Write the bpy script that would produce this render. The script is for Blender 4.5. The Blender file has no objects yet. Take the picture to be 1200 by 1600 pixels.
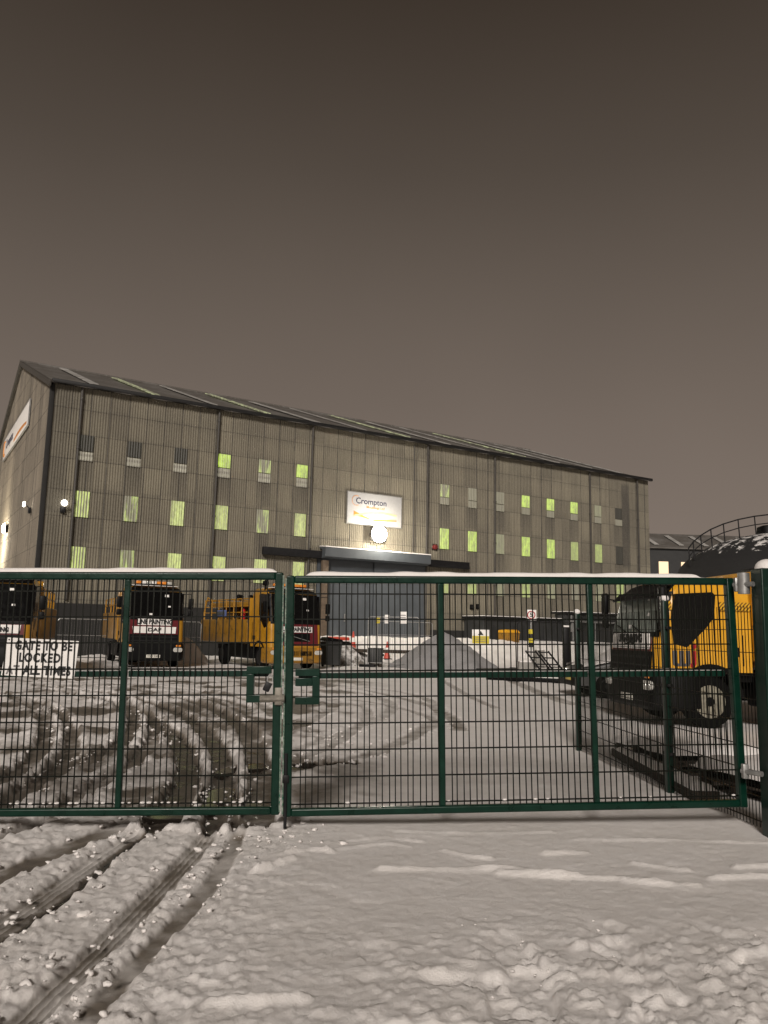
import bpy, bmesh, math, random
import numpy as np
from mathutils import Matrix, Vector, Euler
random.seed(7); rng = np.random.default_rng(7)
R = math.radians
SC = bpy.context.scene
COL = SC.collection

# ------------------------------------------------------------------ camera
F, CX, CY, SL, HZ, CAMH = 1260., 600., 800., 0.022, 989., 1.58
roll = math.atan(SL); pitch = math.atan((HZ-CY)*math.cos(roll)/F)
fw = Vector((0, math.cos(pitch), math.sin(pitch))); r0 = Vector((1, 0, 0)); u0 = r0.cross(fw)
c_, s_ = math.cos(roll), math.sin(roll)
rt = c_*r0+s_*u0; up = -s_*r0+c_*u0
cam = bpy.data.cameras.new('camera'); cam.sensor_fit = 'HORIZONTAL'; cam.sensor_width = 36; cam.lens = 36*F/1200
cam.clip_end = 3000; cam.clip_start = .05
co = bpy.data.objects.new('camera', cam); COL.objects.link(co); SC.camera = co
co.matrix_world = Matrix(((rt.x, up.x, -fw.x, 0), (rt.y, up.y, -fw.y, 0), (rt.z, up.z, -fw.z, CAMH), (0, 0, 0, 1)))

def ray(x, y): return (x-CX)/F*rt-(y-CY)/F*up+fw
def at(x, y, Y):
    d = ray(x, y); return Vector((0, 0, CAMH))+d*(Y/d.y)
def gp(x, y, z=0.):
    d = ray(x, y); return Vector((0, 0, CAMH))+d*((z-CAMH)/d.z)

# ------------------------------------------------------------------ setting frame of the warehouse
FD = Vector((.8583, .5131, 0)); FD.normalize(); FN = Vector((FD.y, -FD.x, 0)); C0 = Vector((-18.52, 43.25, 0))
BANG = math.atan2(FD.y, FD.x)
def bw(s, d, z): return C0+FD*s+FN*d+Vector((0, 0, z))     # d metres in front of the facade

def sst(t): t = np.clip(t, 0, 1); return t*t*(3-2*t)
def base_h(x, y):
    x = np.asarray(x, float); y = np.asarray(y, float)
    d = (x-C0.x)*FN.x+(y-C0.y)*FN.y
    h = 1.28*sst((11-d)/8.5)*sst(((x-C0.x)*FD.x+(y-C0.y)*FD.y-10.5)/5.5)
    h = h-.05*sst((-.5-x)/1.0)*sst((14-y)/4)
    return h
def gh(x, y): return float(base_h(x, y))

# ------------------------------------------------------------------ materials
class NT:
    def __init__(s, name):
        s.m = bpy.data.materials.new(name); s.m.use_nodes = True; s.t = s.m.node_tree; s.n = s.t.nodes
        s.b = s.n['Principled BSDF']
    def N(s, typ, **kw):
        n = s.n.new(typ)
        for k, v in kw.items():
            if k.startswith('i_'):
                key = k[2:]; key = int(key) if key.isdigit() else key.replace('_', ' ')
                n.inputs[key].default_value = v
            else: setattr(n, k, v)
        return n
    def L(s, a, b): s.t.links.new(a, b)
    def ramp(s, src, stops):
        r = s.N('ShaderNodeValToRGB'); e = r.color_ramp.elements
        while len(e) < len(stops): e.new(.5)
        for i, (p, c) in enumerate(stops):
            e[i].position = p; e[i].color = (*c, 1) if len(c) == 3 else c
        s.L(src, r.inputs[0]); return r.outputs[0]
    def math(s, op, a, b=None, c=None):
        n = s.N('ShaderNodeMath', operation=op)
        for i, v in enumerate((a, b, c)):
            if v is None: continue
            if isinstance(v, (int, float)): n.inputs[i].default_value = v
            else: s.L(v, n.inputs[i])
        return n.outputs[0]
    def mix(s, f, a, b, mode='MIX'):
        n = s.N('ShaderNodeMix', data_type='RGBA', blend_type=mode)
        for sock, v in ((n.inputs[0], f), (n.inputs[6], a), (n.inputs[7], b)):
            if isinstance(v, (int, float)): sock.default_value = v
            elif isinstance(v, tuple): sock.default_value = (*v, 1) if len(v) == 3 else v
            else: s.L(v, sock)
        return n.outputs[2]
    def obj(s): return s.N('ShaderNodeTexCoord').outputs['Object']
    def noise(s, vec, scale, detail=4, rough=.6, out='Fac'):
        n = s.N('ShaderNodeTexNoise', i_Scale=scale, i_Detail=detail, i_Roughness=rough)
        if vec is not None: s.L(vec, n.inputs['Vector'])
        return n.outputs[out]
    def mapping(s, vec, scale=(1, 1, 1), loc=(0, 0, 0)):
        n = s.N('ShaderNodeMapping'); n.inputs['Scale'].default_value = scale; n.inputs['Location'].default_value = loc
        s.L(vec, n.inputs['Vector']); return n.outputs[0]
    def bump(s, h, strength, dist):
        n = s.N('ShaderNodeBump', i_Strength=strength, i_Distance=dist); s.L(h, n.inputs['Height'])
        s.L(n.outputs[0], s.b.inputs['Normal'])
    def set(s, color=None, rough=None, metal=None, **kw):
        for key, v in (('Base Color', color), ('Roughness', rough), ('Metallic', metal)):
            if v is None: continue
            if isinstance(v, (int, float)): s.b.inputs[key].default_value = v
            elif isinstance(v, tuple): s.b.inputs[key].default_value = (*v, 1)
            else: s.L(v, s.b.inputs[key])
        for k, v in kw.items(): s.b.inputs[k.replace('_', ' ')].default_value = v
        return s.m

def simple(name, col, rough=.5, metal=0., var=.18, scale=6., dirt=None, coat=0., bumpy=0.):
    t = NT(name); v = t.obj(); n = t.noise(v, scale)
    dark = tuple(c*(1-var) for c in col); lite = tuple(min(1, c*(1+var)) for c in col)
    c = t.ramp(n, [(.3, dark), (.7, lite)])
    if dirt:
        d = t.noise(t.mapping(v, loc=(3, 5, 9)), dirt[1], 6, .7)
        f = t.ramp(d, [(dirt[2], (0, 0, 0)), (dirt[2]+.12, (1, 1, 1))])
        c = t.mix(f, c, dirt[0])
    t.set(c, t.math('MULTIPLY_ADD', n, .25, rough-.12), metal)
    if coat: t.b.inputs['Coat Weight'].default_value = coat; t.b.inputs['Coat Roughness'].default_value = .12
    if bumpy: t.bump(t.noise(v, scale*6), bumpy, .01)
    return t.m
def emit(name, col, s, base=(.3, .3, .3)):
    t = NT(name); t.set(base, .4); t.b.inputs['Emission Color'].default_value = (*col, 1); t.b.inputs['Emission Strength'].default_value = s
    return t.m

M = {}
M['green'] = simple('green_gate_paint', (.0016, .022, .013), .30, 0, .25, 9, ((.16, .18, .16), 26., .70), bumpy=.12)
M['green2'] = simple('green_post_paint', (.0015, .019, .0115), .32, 0, .25, 6, ((.02, .05, .035), 14., .6))
M['wornedge'] = simple('worn_gate_paint', (.16, .20, .16), .5, 0, .6, 30, ((.01, .09, .055), 22., .48))
M['rawsteel'] = simple('pale_weathered_steel', (.20, .185, .155), .5, .3, .3, 20, ((.08, .05, .03), 18., .6))
M['wire'] = simple('dark_wire', (.005, .006, .004), .4, 0, .3, 8)
M['snowcap'] = simple('settled_snow', (.82, .79, .765), .75, 0, .05, 9, bumpy=.5)
M['galv'] = simple('galvanised_tube', (.34, .34, .33), .42, .55, .2, 9)
M['darksteel'] = simple('dark_steel', (.014, .014, .015), .5, .1, .3, 5)
M['black'] = simple('black_plastic', (.0022, .0022, .0024), .5, 0, .3, 8, ((.008, .007, .006), 6., .62))
M['rubber'] = simple('tyre_rubber', (.003, .003, .003), .8, 0, .3, 10, ((.014, .012, .010), 8., .62))
M['rim'] = simple('dirty_wheel_rim', (.26, .245, .19), .45, .2, .3, 12, ((.10, .08, .05), 9., .55))
M['yellowdim'] = simple('dimmed_yellow_truck_paint', (.42, .205, .012), .36, 0, .16, 3, ((.16, .085, .015), 4., .60), coat=.4)  # truck yellow darkened for the far cabs, light falloff put into the colour
M['yellow'] = simple('yellow_truck_paint', (.72, .36, .018), .32, 0, .10, 3, ((.30, .17, .03), 5., .66), coat=.5)
M['yellowdirty'] = simple('grimy_yellow_paint', (.27, .135, .012), .45, 0, .22, 3, ((.06, .038, .015), 4., .54), coat=.2)
M['red'] = simple('dark_red_paint', (.11, .005, .010), .35, 0, .12, 4, coat=.4)
M['white'] = simple('white_paint', (.84, .82, .79), .45, 0, .06, 5, ((.42, .38, .33), 5., .68))
M['ink'] = simple('black_lettering', (.012, .012, .013), .5, 0, .1)
M['fadedink'] = simple('faded_lettering', (.20, .19, .19), .6, 0, .5, 40)
M['navy'] = simple('navy_lettering', (.035, .04, .075), .5, 0, .1)
M['orange'] = simple('orange_print', (.62, .24, .05), .5, 0, .15, 2)
M['paleorange'] = simple('pale_orange_print', (.72, .50, .28), .5, 0, .1, 2)
M['redink'] = simple('red_print', (.42, .012, .02), .45, 0, .1)
M['amber'] = simple('amber_lens', (.75, .25, .03), .2, 0, .15, 12)
M['clearlens'] = simple('clear_lens', (.62, .62, .58), .12, .3, .2, 30)
M['redlens'] = simple('red_lens', (.5, .02, .02), .2, 0, .1)
M['conered'] = simple('cone_orange_red', (.55, .06, .03), .5, 0, .12)
M['signyellow'] = simple('yellow_sign', (.62, .50, .03), .45, 0, .1)
M['plate'] = simple('number_plate_white', (.72, .70, .62), .4, 0, .05)
M['plateY'] = simple('number_plate_yellow', (.72, .55, .10), .4, 0, .05)
M['concrete'] = simple('concrete', (.26, .25, .23), .85, 0, .2, 4, ((.5, .49, .47), 5., .62), bumpy=.4)
M['wood'] = simple('weathered_timber', (.045, .034, .024), .8, 0, .35, 9, bumpy=.3)
M['tarp'] = simple('dark_tarpaulin', (.02, .02, .021), .55, 0, .3, 3, bumpy=.2)
M['bluegrey'] = simple('blue_grey_steel', (.082, .093, .104), .5, .1, .12, 1.5, ((.06, .06, .06), .8, .66))
M['darkgrey'] = simple('dark_grey_cladding', (.026, .027, .027), .6, 0, .25, 2)
M['trimdark'] = simple('dark_gutter_metal', (.010, .010, .010), .5, .2, .3, 4)
M['pipe'] = simple('downpipe_grey', (.055, .05, .043), .6, 0, .2, 3)
M['rustcol'] = simple('brown_steel_column', (.12, .088, .06), .7, 0, .25, 5)
M['brickdark'] = simple('dark_plinth', (.016, .0155, .0145), .8, 0, .3, 3)
M['greycar'] = simple('grey_car_paint', (.12, .12, .12), .35, .2, .15, 4, coat=.5)
M['bluelabel'] = simple('blue_label', (.10, .14, .32), .5, 0, .1)

def glass(name, tint, rough=.06):
    t = NT(name); v = t.obj(); n = t.noise(v, 9., 6, .7)
    t.set(t.ramp(n, [(.4, tint), (.75, tuple(c*2.2+.001 for c in tint))]), t.math('MULTIPLY_ADD', n, .16, rough-.04))
    t.b.inputs['IOR'].default_value = 1.5
    return t.m
M['glass'] = glass('dark_cab_glass', (.0016, .0018, .002))
M['frostglass'] = glass('frosted_windscreen_glass', (.15, .175, .16), .35)

for k_, l_ in (('green', .3), ('green2', .3), ('black', .18), ('rubber', .12), ('wire', .15), ('darksteel', .25), ('glass', .45)): M[k_].node_tree.nodes['Principled BSDF'].inputs['Specular IOR Level'].default_value = l_
def hazard():
    t = NT('hazard_chevrons'); v = t.obj(); w = t.N('ShaderNodeSeparateXYZ'); t.L(v, w.inputs[0])
    a = t.math('ADD', w.outputs[1], w.outputs[2]); f = t.math('GREATER_THAN', t.math('FRACT', t.math('MULTIPLY', a, 14.)), .5)
    t.set(t.mix(f, (.72, .40, .02), (.20, .09, .01)), .4); return t.m
M['hazard'] = hazard()

def wallmat(name, tone, s_axis):
    t = NT(name); v = t.obj(); x = t.N('ShaderNodeSeparateXYZ'); t.L(v, x.inputs[0]); s = x.outputs[s_axis]; z = x.outputs[2]
    cell = t.math('FLOOR', t.math('DIVIDE', s, 1.05)); row = t.math('FLOOR', t.math('DIVIDE', t.math('SUBTRACT', z, .05), 1.53))
    wn = t.N('ShaderNodeTexWhiteNoise', noise_dimensions='2D'); cb = t.N('ShaderNodeCombineXYZ')
    t.L(cell, cb.inputs[0]); t.L(row, cb.inputs[1]); t.L(cb.outputs[0], wn.inputs['Vector'])
    tone1 = t.ramp(wn.outputs['Value'], [(0., tuple(c*.80 for c in tone)), (1., tuple(c*1.14 for c in tone))])
    big = t.noise(v, .16, 3); c = t.mix(t.ramp(big, [(.35, (0, 0, 0)), (.65, (1, 1, 1))]), tone1, t.mix(.5, tone1, (.11, .095, .07)))
    sc = (3.2, .6, .16) if s_axis == 0 else (.6, 3.2, .16)
    st = t.noise(t.mapping(v, sc), 1.6, 6, .65)
    c = t.mix(t.ramp(st, [(.45, (0, 0, 0)), (.75, (.42, .42, .42))]), c, (.06, .050, .038))
    fr = t.math('FRACT', t.math('DIVIDE', s, 1.05)); lap = t.math('LESS_THAN', fr, .055)
    lapn = t.math('MULTIPLY', lap, t.ramp(t.noise(v, .9, 3), [(.3, (.45, .45, .45)), (.55, (.95, .95, .95))]))
    c = t.mix(lapn, c, (.03, .026, .02))
    at_ = t.N('ShaderNodeAttribute', attribute_name='stain')
    c = t.mix(t.math('MULTIPLY', at_.outputs['Fac'], .85), c, (.028, .024, .019))
    fine = t.noise(v, 14., 4)
    c = t.mix(.18, c, t.ramp(fine, [(.3, (.07, .07, .065)), (.7, (.36, .34, .30))]))
    t.set(c, .85); t.bump(fine, .25, .01); return t.m
M['wall'] = wallmat('weathered_cement_sheeting', (.218, .196, .140), 0)
M['gable'] = wallmat('weathered_gable_sheeting', (.235, .20, .152), 1)

def roofmat():
    t = NT('dusted_roof_sheeting'); v = t.obj(); n = t.noise(v, .5, 6, .65); f = t.noise(v, 5., 5, .7)
    c = t.mix(t.ramp(n, [(.45, (0, 0, 0)), (.75, (.5, .5, .5))]), (.105, .095, .083), (.26, .25, .24))
    c = t.mix(t.ramp(f, [(.55, (0, 0, 0)), (.75, (.55, .55, .55))]), c, (.30, .29, .28))
    t.set(c, .7); return t.m
M['roof'] = roofmat()

def winmat(name, col, strength, seed, shelf=0., dark=0., bars=0., base=(.25, .24, .2)):
    """Translucent sheet lit from indoors: what stands behind it (shelves, boxes, bars) blocks part of the light."""
    t = NT(name); v = t.obj(); x = t.N('ShaderNodeSeparateXYZ'); t.L(v, x.inputs[0]); oi = t.N('ShaderNodeObjectInfo')
    rnd = oi.outputs['Random']
    n = t.noise(t.mapping(v, (3.2, 1, 1.0), (seed, seed*2, 0)), 1.8, 6, .7)
    g = t.ramp(n, [(.30, (.12, .12, .12)), (.60, (1, 1, 1))])
    corr = t.math('SINE', t.math('MULTIPLY', x.outputs[0], 2*math.pi/.146))
    g = t.math('MULTIPLY', g, t.math('MULTIPLY_ADD', corr, .10+bars*.42, .9-bars*.4))
    if dark:
        blk = t.noise(t.mapping(v, (2.6, 1, .35), (seed*3, 0, seed)), 1.6, 3, .6)
        g = t.math('MULTIPLY', g, t.ramp(blk, [(.47-.2*(1-dark), (1, 1, 1)), (.56-.2*(1-dark), (.10, .10, .10))]))
    if shelf:
        fz = t.math('FRACT', t.math('MULTIPLY', x.outputs[2], 3.1)); g = t.math('MULTIPLY', g, t.math('MULTIPLY_ADD', t.math('GREATER_THAN', fz, .45), .8, .2))
    t.set(base, .5); t.b.inputs['Emission Color'].default_value = (*col, 1)
    t.L(t.math('MULTIPLY', g, strength), t.b.inputs['Emission Strength']); return t.m
W = {}
W['bright'] = winmat('window_lit_green', (.40, .60, .035), 1.08, 1.3)
W['pale'] = winmat('window_lit_pale', (.54, .66, .15), .95, 4.1, bars=.25)
W['stripe'] = winmat('window_lit_bars', (.52, .66, .12), 1.05, 2.2, bars=1.0)
W['half'] = winmat('window_half_blocked', (.42, .56, .10), .8, 7.7, dark=.9)
W['mid'] = winmat('window_mid_lit', (.32, .46, .04), .72, 3.4)
W['dim'] = winmat('window_dim', (.20, .25, .07), .42, 5.5)
W['faint'] = winmat('window_faint', (.16, .18, .07), .25, 6.5)
W['shelf'] = winmat('window_shelf', (.50, .47, .34), .42, 8.8, shelf=1., bars=.6)
W['off'] = winmat('window_unlit', (.10, .10, .07), .12, 9.9, base=(.035, .033, .026))
M['rooflightlit'] = winmat('rooflight_lit', (.55, .62, .30), .75, 2.9, dark=.8)
M['rooflightsnow'] = simple('rooflight_snow', (.36, .35, .33), .6, 0, .4, 1.2)
M['warmwin'] = emit('far_window_light', (1., .68, .36), 1.15)
M['lampglass'] = emit('floodlight_glass', (1., .93, .78), 60.)
M['lampsmall'] = emit('small_lamp_glass', (1., .92, .80), 9.)
M['redled'] = emit('red_indicator', (1., .12, .05), 3.)

def heapmat(name, col, snowlevel):
    t = NT(name); v = t.obj(); g = t.N('ShaderNodeNewGeometry'); n = t.noise(v, 2.2, 6, .7); f = t.noise(v, 40., 4, .7)
    sx = t.N('ShaderNodeSeparateXYZ'); t.L(g.outputs['Normal'], sx.inputs[0])
    m = t.math('ADD', t.math('MULTIPLY', sx.outputs[2], .5), n)
    c = t.ramp(f, [(.3, tuple(c*.7 for c in col)), (.7, tuple(c*1.25 for c in col))])
    c = t.mix(t.ramp(m, [(snowlevel, (0, 0, 0)), (snowlevel+.12, (1, 1, 1))]), c, (.74, .72, .70))
    t.set(c, .85); t.bump(f, .6, .02); return t.m
M['gravel'] = heapmat('grey_gravel', (.27, .265, .265), 1.25)
M['rubble'] = heapmat('snowy_rubble', (.16, .145, .125), .80)
M['bank'] = heapmat('dirty_snow_bank', (.52, .50, .475), .60)
M['tank'] = heapmat('black_tank_roof', (.014, .014, .014), .98)
M['pallet'] = heapmat('snow_covered_timber', (.07, .055, .04), .78)
M['shedroof'] = heapmat('snow_edged_roof', (.05, .05, .05), .93)

# ------------------------------------------------------------------ mesh helpers
def link(o, parent=None):
    COL.objects.link(o)
    if parent is not None: o.parent = parent
    return o
def finish(bm, name, mat, parent=None, smooth=True, angle=35, flat=False):
    me = bpy.data.meshes.new(name); bm.normal_update(); bm.to_mesh(me); bm.free()
    for m in (mat if isinstance(mat, (list, tuple)) else [mat]): me.materials.append(m)
    if smooth:
        me.polygons.foreach_set('use_smooth', [True]*len(me.polygons)); me.set_sharp_from_angle(angle=R(angle))
    if flat:
        for q_ in me.polygons:
            if max(abs(c) for c in q_.normal) > .9995: q_.use_smooth = False
    return link(bpy.data.objects.new(name, me), parent)
def thing(name, label, cat, loc=(0, 0, 0), rz=0., group=None, rot=None):
    o = bpy.data.objects.new(name, None); COL.objects.link(o); o.location = loc; o.rotation_euler = rot if rot else (0, 0, rz)
    o.empty_display_size = .2
    return tag(o, label, cat, group)
def tag(o, label, cat, group=None):
    o['label'] = label; o['category'] = cat
    if group: o['group'] = group
    return o
def box(bm, c, s, bev=0., rot=None, seg=2):
    r = bmesh.ops.create_cube(bm, size=1.); vs = r['verts']
    bmesh.ops.scale(bm, vec=s, verts=vs)
    if bev:
        es = list({e for v in vs for e in v.link_edges})
        g = bmesh.ops.bevel(bm, geom=es, offset=bev, segments=seg, affect='EDGES', profile=.5); vs = list({v for f in g['faces'] for v in f.verts} | {v for v in vs if v.is_valid})
    if rot is not None: bmesh.ops.rotate(bm, cent=(0, 0, 0), matrix=Euler(rot).to_matrix(), verts=vs)
    bmesh.ops.translate(bm, vec=c, verts=vs); return vs
def tube(bm, p, q, r, n=8, r2=None):
    p = Vector(p); q = Vector(q); d = q-p
    g = bmesh.ops.create_cone(bm, cap_ends=True, segments=n, radius1=r, radius2=r if r2 is None else r2, depth=d.length)
    m = Matrix.Translation((p+q)/2) @ d.to_track_quat('Z', 'Y').to_matrix().to_4x4()
    bmesh.ops.transform(bm, matrix=m, verts=g['verts']); return g['verts']
def path(bm, pts, r, n=8):
    for a, b in zip(pts, pts[1:]): tube(bm, a, b, r, n)
def prism(bm, poly, axis, a, b):
    """poly of 2D points extruded along axis 'x','y','z' from a to b"""
    def P(u, v, w): return {'x': (w, u, v), 'y': (u, w, v), 'z': (u, v, w)}[axis]
    A = [bm.verts.new(P(u, v, a)) for u, v in poly]; B = [bm.verts.new(P(u, v, b)) for u, v in poly]
    fs = [bm.faces.new(A), bm.faces.new(B[::-1])]
    for i in range(len(poly)):
        j = (i+1) % len(poly); fs.append(bm.faces.new((A[j], A[i], B[i], B[j])))
    bmesh.ops.recalc_face_normals(bm, faces=fs); return A+B
def lathe(bm, prof, n=28, axis='x', c=(0, 0, 0)):
    """prof: (along, radius)"""
    rings = []
    for a, r in prof:
        ring = []
        for k in range(n):
            t = 2*math.pi*k/n; u, v = r*math.cos(t), r*math.sin(t)
            p = {'x': (a, u, v), 'z': (u, v, a), 'y': (u, a, v)}[axis]
            ring.append(bm.verts.new((p[0]+c[0], p[1]+c[1], p[2]+c[2])))
        rings.append(ring)
    fs = []
    for A, B in zip(rings, rings[1:]):
        for k in range(n):
            l = (k+1) % n; fs.append(bm.faces.new((A[k], A[l], B[l], B[k])))
    for ring in (rings[0], rings[-1]):
        if (ring[0].co-ring[n//2].co).length > 1e-4: fs.append(bm.faces.new(ring))
    bmesh.ops.recalc_face_normals(bm, faces=fs)
def grid(bm, P, thick=None):
    """P[i][j] points -> quads"""
    V = [[bm.verts.new(p) for p in row] for row in P]; fs = []
    for i in range(len(V)-1):
        for j in range(len(V[0])-1): fs.append(bm.faces.new((V[i][j], V[i+1][j], V[i+1][j+1], V[i][j+1])))
    return V, fs
def nb(): return bmesh.new()
def rounded(w, h, r, n=4):
    pts = []
    for cx, cy, a0 in ((w/2-r, h/2-r, 0), (-w/2+r, h/2-r, 90), (-w/2+r, -h/2+r, 180), (w/2-r, -h/2+r, 270)):
        for k in range(n+1):
            a = R(a0+90*k/n); pts.append((cx+r*math.cos(a), cy+r*math.sin(a)))
    return pts
def text(name, body, size, mat, parent, loc, rot, ext=.004, bold=0., sx=1., align='CENTER', spacing=1.):
    cu = bpy.data.curves.new(name, 'FONT'); cu.body = body; cu.size = size; cu.extrude = ext; cu.offset = bold
    cu.align_x = align; cu.align_y = 'CENTER'; cu.space_character = spacing; cu.resolution_u = 3
    t = bpy.data.objects.new(name+'_src', cu); COL.objects.link(t); bpy.context.view_layer.update()
    me = bpy.data.meshes.new_from_object(t.evaluated_get(bpy.context.evaluated_depsgraph_get()))
    bpy.data.objects.remove(t); bpy.data.curves.remove(cu)
    me.materials.clear(); me.materials.append(mat); me.name = name
    o = link(bpy.data.objects.new(name, me), parent); o.location = loc; o.rotation_euler = rot; o.scale = (sx, 1, 1)
    return o
def copy_tree(o, parent=None):
    c = o.copy(); COL.objects.link(c)
    if parent is not None: c.parent = parent; c.matrix_parent_inverse = o.matrix_parent_inverse
    for ch in [x for x in SC.objects if x.parent == o]: copy_tree(ch, c)
    return c

# ------------------------------------------------------------------ noise
_P = rng.permutation(4096); _V = rng.random(4096)
def vnoise(x, y, seed=0):
    xi = np.floor(x).astype(np.int64); yi = np.floor(y).astype(np.int64); fx = x-xi; fy = y-yi
    fx = fx*fx*fx*(fx*(fx*6-15)+10); fy = fy*fy*fy*(fy*(fy*6-15)+10)
    def h(a, b): return _V[(_P[(a+seed*131) & 4095]+b*37+_P[(b+seed*57) & 4095]) & 4095]
    return (h(xi, yi)*(1-fx)+h(xi+1, yi)*fx)*(1-fy)+(h(xi, yi+1)*(1-fx)+h(xi+1, yi+1)*fx)*fy
def fbm(x, y, sc, oct=4, seed=0, gain=.5):
    a, s, t, f = 1., 0., 0., sc
    for o in range(oct): s = s+a*vnoise(x*f+o*17.3, y*f+o*9.1, seed+o); t += a; a *= gain; f *= 2.03
    return s/t

# ------------------------------------------------------------------ ground
def G2(pts): return np.array([[*gp(x, y)[:2]] for x, y in pts])
def smoothline(P, n=10):
    out = []
    Q = np.vstack([2*P[0]-P[1], P, 2*P[-1]-P[-2]])
    for i in range(1, len(Q)-2):
        p0, p1, p2, p3 = Q[i-1:i+3]
        for t in np.linspace(0, 1, n, endpoint=False):
            out.append(.5*((2*p1)+(-p0+p2)*t+(2*p0-5*p1+4*p2-p3)*t*t+(-p0+3*p1-3*p2+p3)*t**3))
    out.append(Q[-2]); return np.array(out)
# pixel course on the ground, half width, depth, slush, ridge height, tread ribs
TR = [
 ([(-70, 1690), (15, 1600), (90, 1530), (165, 1460), (235, 1390), (300, 1325), (350, 1272)], .088, .030, .56, .014, 1),
 ([(60, 1650), (150, 1560), (255, 1450), (330, 1372), (378, 1290)], .066, .024, .54, .010, 0),
 ([(-60, 1462), (0, 1432), (60, 1394), (130, 1348), (200, 1303), (262, 1276)], .10, .030, .60, .014, 1),
 ([(-60, 1492), (0, 1452), (60, 1414), (124, 1370), (205, 1305), (255, 1281)], .048, .048, 1.5, .0, 0),
 ([(-60, 1382), (60, 1332), (150, 1296), (215, 1270)], .12, .026, .62, .014, 0),
 ([(-60, 1318), (20, 1290), (80, 1270)], .10, .05, .60, .03, 0),
 ([(248, 1278), (285, 1228), (295, 1192), (281, 1160), (247, 1130), (195, 1104), (110, 1085)], .17, .06, 1., .05, 0),
 ([(345, 1285), (352, 1225), (346, 1182), (320, 1142), (268, 1110), (175, 1085), (60, 1072)], .16, .06, .95, .05, 0),
 ([(398, 1285), (408, 1220), (402, 1172), (372, 1130), (300, 1096), (190, 1074)], .17, .06, .85, .05, 0),
 ([(-20, 1262), (60, 1216), (112, 1192), (168, 1170), (200, 1148), (208, 1122), (172, 1098), (80, 1078)], .15, .055, .8, .05, 0),
 ([(-20, 1225), (30, 1198), (62, 1170), (74, 1140), (58, 1108), (10, 1088)], .14, .05, .75, .05, 0),
 ([(80, 1208), (112, 1168), (104, 1130), (66, 1100), (0, 1082)], .12, .045, .7, .04, 0),
 ([(80, 1262), (160, 1215), (215, 1180), (240, 1150), (232, 1120), (190, 1092)], .12, .05, .6, .05, 0),
 ([(440, 1205), (520, 1190), (600, 1170), (672, 1132), (684, 1105), (640, 1084), (520, 1070), (380, 1062)], .16, .025, .42, .025, 0),
 ([(450, 1172), (520, 1150), (600, 1118), (610, 1098), (560, 1082), (460, 1072), (330, 1066)], .15, .022, .36, .022, 0),
 ([(430, 1150), (480, 1128), (520, 1104), (500, 1086), (420, 1076), (300, 1070)], .15, .022, .34, .022, 0),
 ([(450, 1190), (500, 1172), (540, 1150), (575, 1120), (560, 1102), (480, 1086)], .12, .022, .36, .022, 0),
 ([(400, 1110), (340, 1092), (240, 1080), (100, 1070), (0, 1068)], .15, .035, .6, .03, 0),
 ([(430, 1118), (400, 1098), (330, 1082), (200, 1070), (60, 1064)], .15, .035, .55, .03, 0),
 ([(440, 1068), (560, 1078), (650, 1096), (700, 1118), (720, 1140)], .14, .02, .5, .01, 0),
 ([(690, 1062), (735, 1088), (775, 1106)], .12, .02, .45, .01, 0),
 ([(450, 1090), (560, 1094), (640, 1110), (690, 1128)], .12, .02, .4, .01, 0),
 ([(800, 1064), (870, 1092), (930, 1106)], .22, .015, .45, .01, 0),
]
TRK = [(smoothline(G2(p)), *r) for p, *r in TR]
PUD = [(345, 1232, .20, .45), (352, 1195, .12, .3), (272, 1258, .28, .3), (402, 1248, .2, .25), (402, 1188, .16, .3), (470, 1192, .28, .22), (535, 1190, .25, .2), (318, 1252, .15, .25)]
# low snow ridges thrown across the clean snow: pixel course, half width, height
RID = [([(596, 1357), (700, 1357), (780, 1356), (850, 1366), (900, 1368)], .06, .028), ([(780, 1362), (880, 1370), (960, 1372), (1000, 1378), (1090, 1384)], .05, .03),
       ([(695, 1328), (730, 1336), (765, 1340)], .05, .022), ([(850, 1333), (915, 1332)], .04, .028), ([(990, 1348), (1075, 1360)], .05, .022),
       ([(1110, 1374), (1190, 1370), (1240, 1374)], .05, .03), ([(1150, 1355), (1230, 1352)], .05, .025), ([(400, 1358), (460, 1340)], .05, .045),
       ([(448, 1330), (500, 1326), (520, 1330)], .04, .03), ([(900, 1482), (970, 1462)], .06, .035), ([(730, 1505), (840, 1512)], .06, .03),
       ([(330, 1570), (470, 1562)], .06, .035), ([(500, 1328), (600, 1318), (640, 1322)], .04, .012), ([(620, 1298), (760, 1302), (860, 1300)], .05, .012),
       ([(900, 1312), (1050, 1312), (1200, 1318)], .04, .015), ([(1130, 1500), (1220, 1480)], .05, .03), ([(540, 1312), (600, 1308), (660, 1314)], .03, .014)]
RDK = [(smoothline(G2(p)), *r) for p, *r in RID]
def near(line, X, Y, reach):
    m = (X > line[:, 0].min()-reach) & (X < line[:, 0].max()+reach) & (Y > line[:, 1].min()-reach) & (Y < line[:, 1].max()+reach)
    idx = np.nonzero(m)[0]; x = X[idx]; y = Y[idx]; best = np.full(len(idx), 1e9); side = np.zeros(len(idx))
    for a, b in zip(line, line[1:]):
        d = b-a; L2 = max(d@d, 1e-9); t = np.clip(((x-a[0])*d[0]+(y-a[1])*d[1])/L2, 0, 1)
        dx = x-a[0]-t*d[0]; dy = y-a[1]-t*d[1]; dd = dx*dx+dy*dy; k = dd < best
        best = np.where(k, dd, best); side = np.where(k, np.sign(d[0]*dy-d[1]*dx), side)
    return idx, np.sqrt(best)*side
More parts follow.
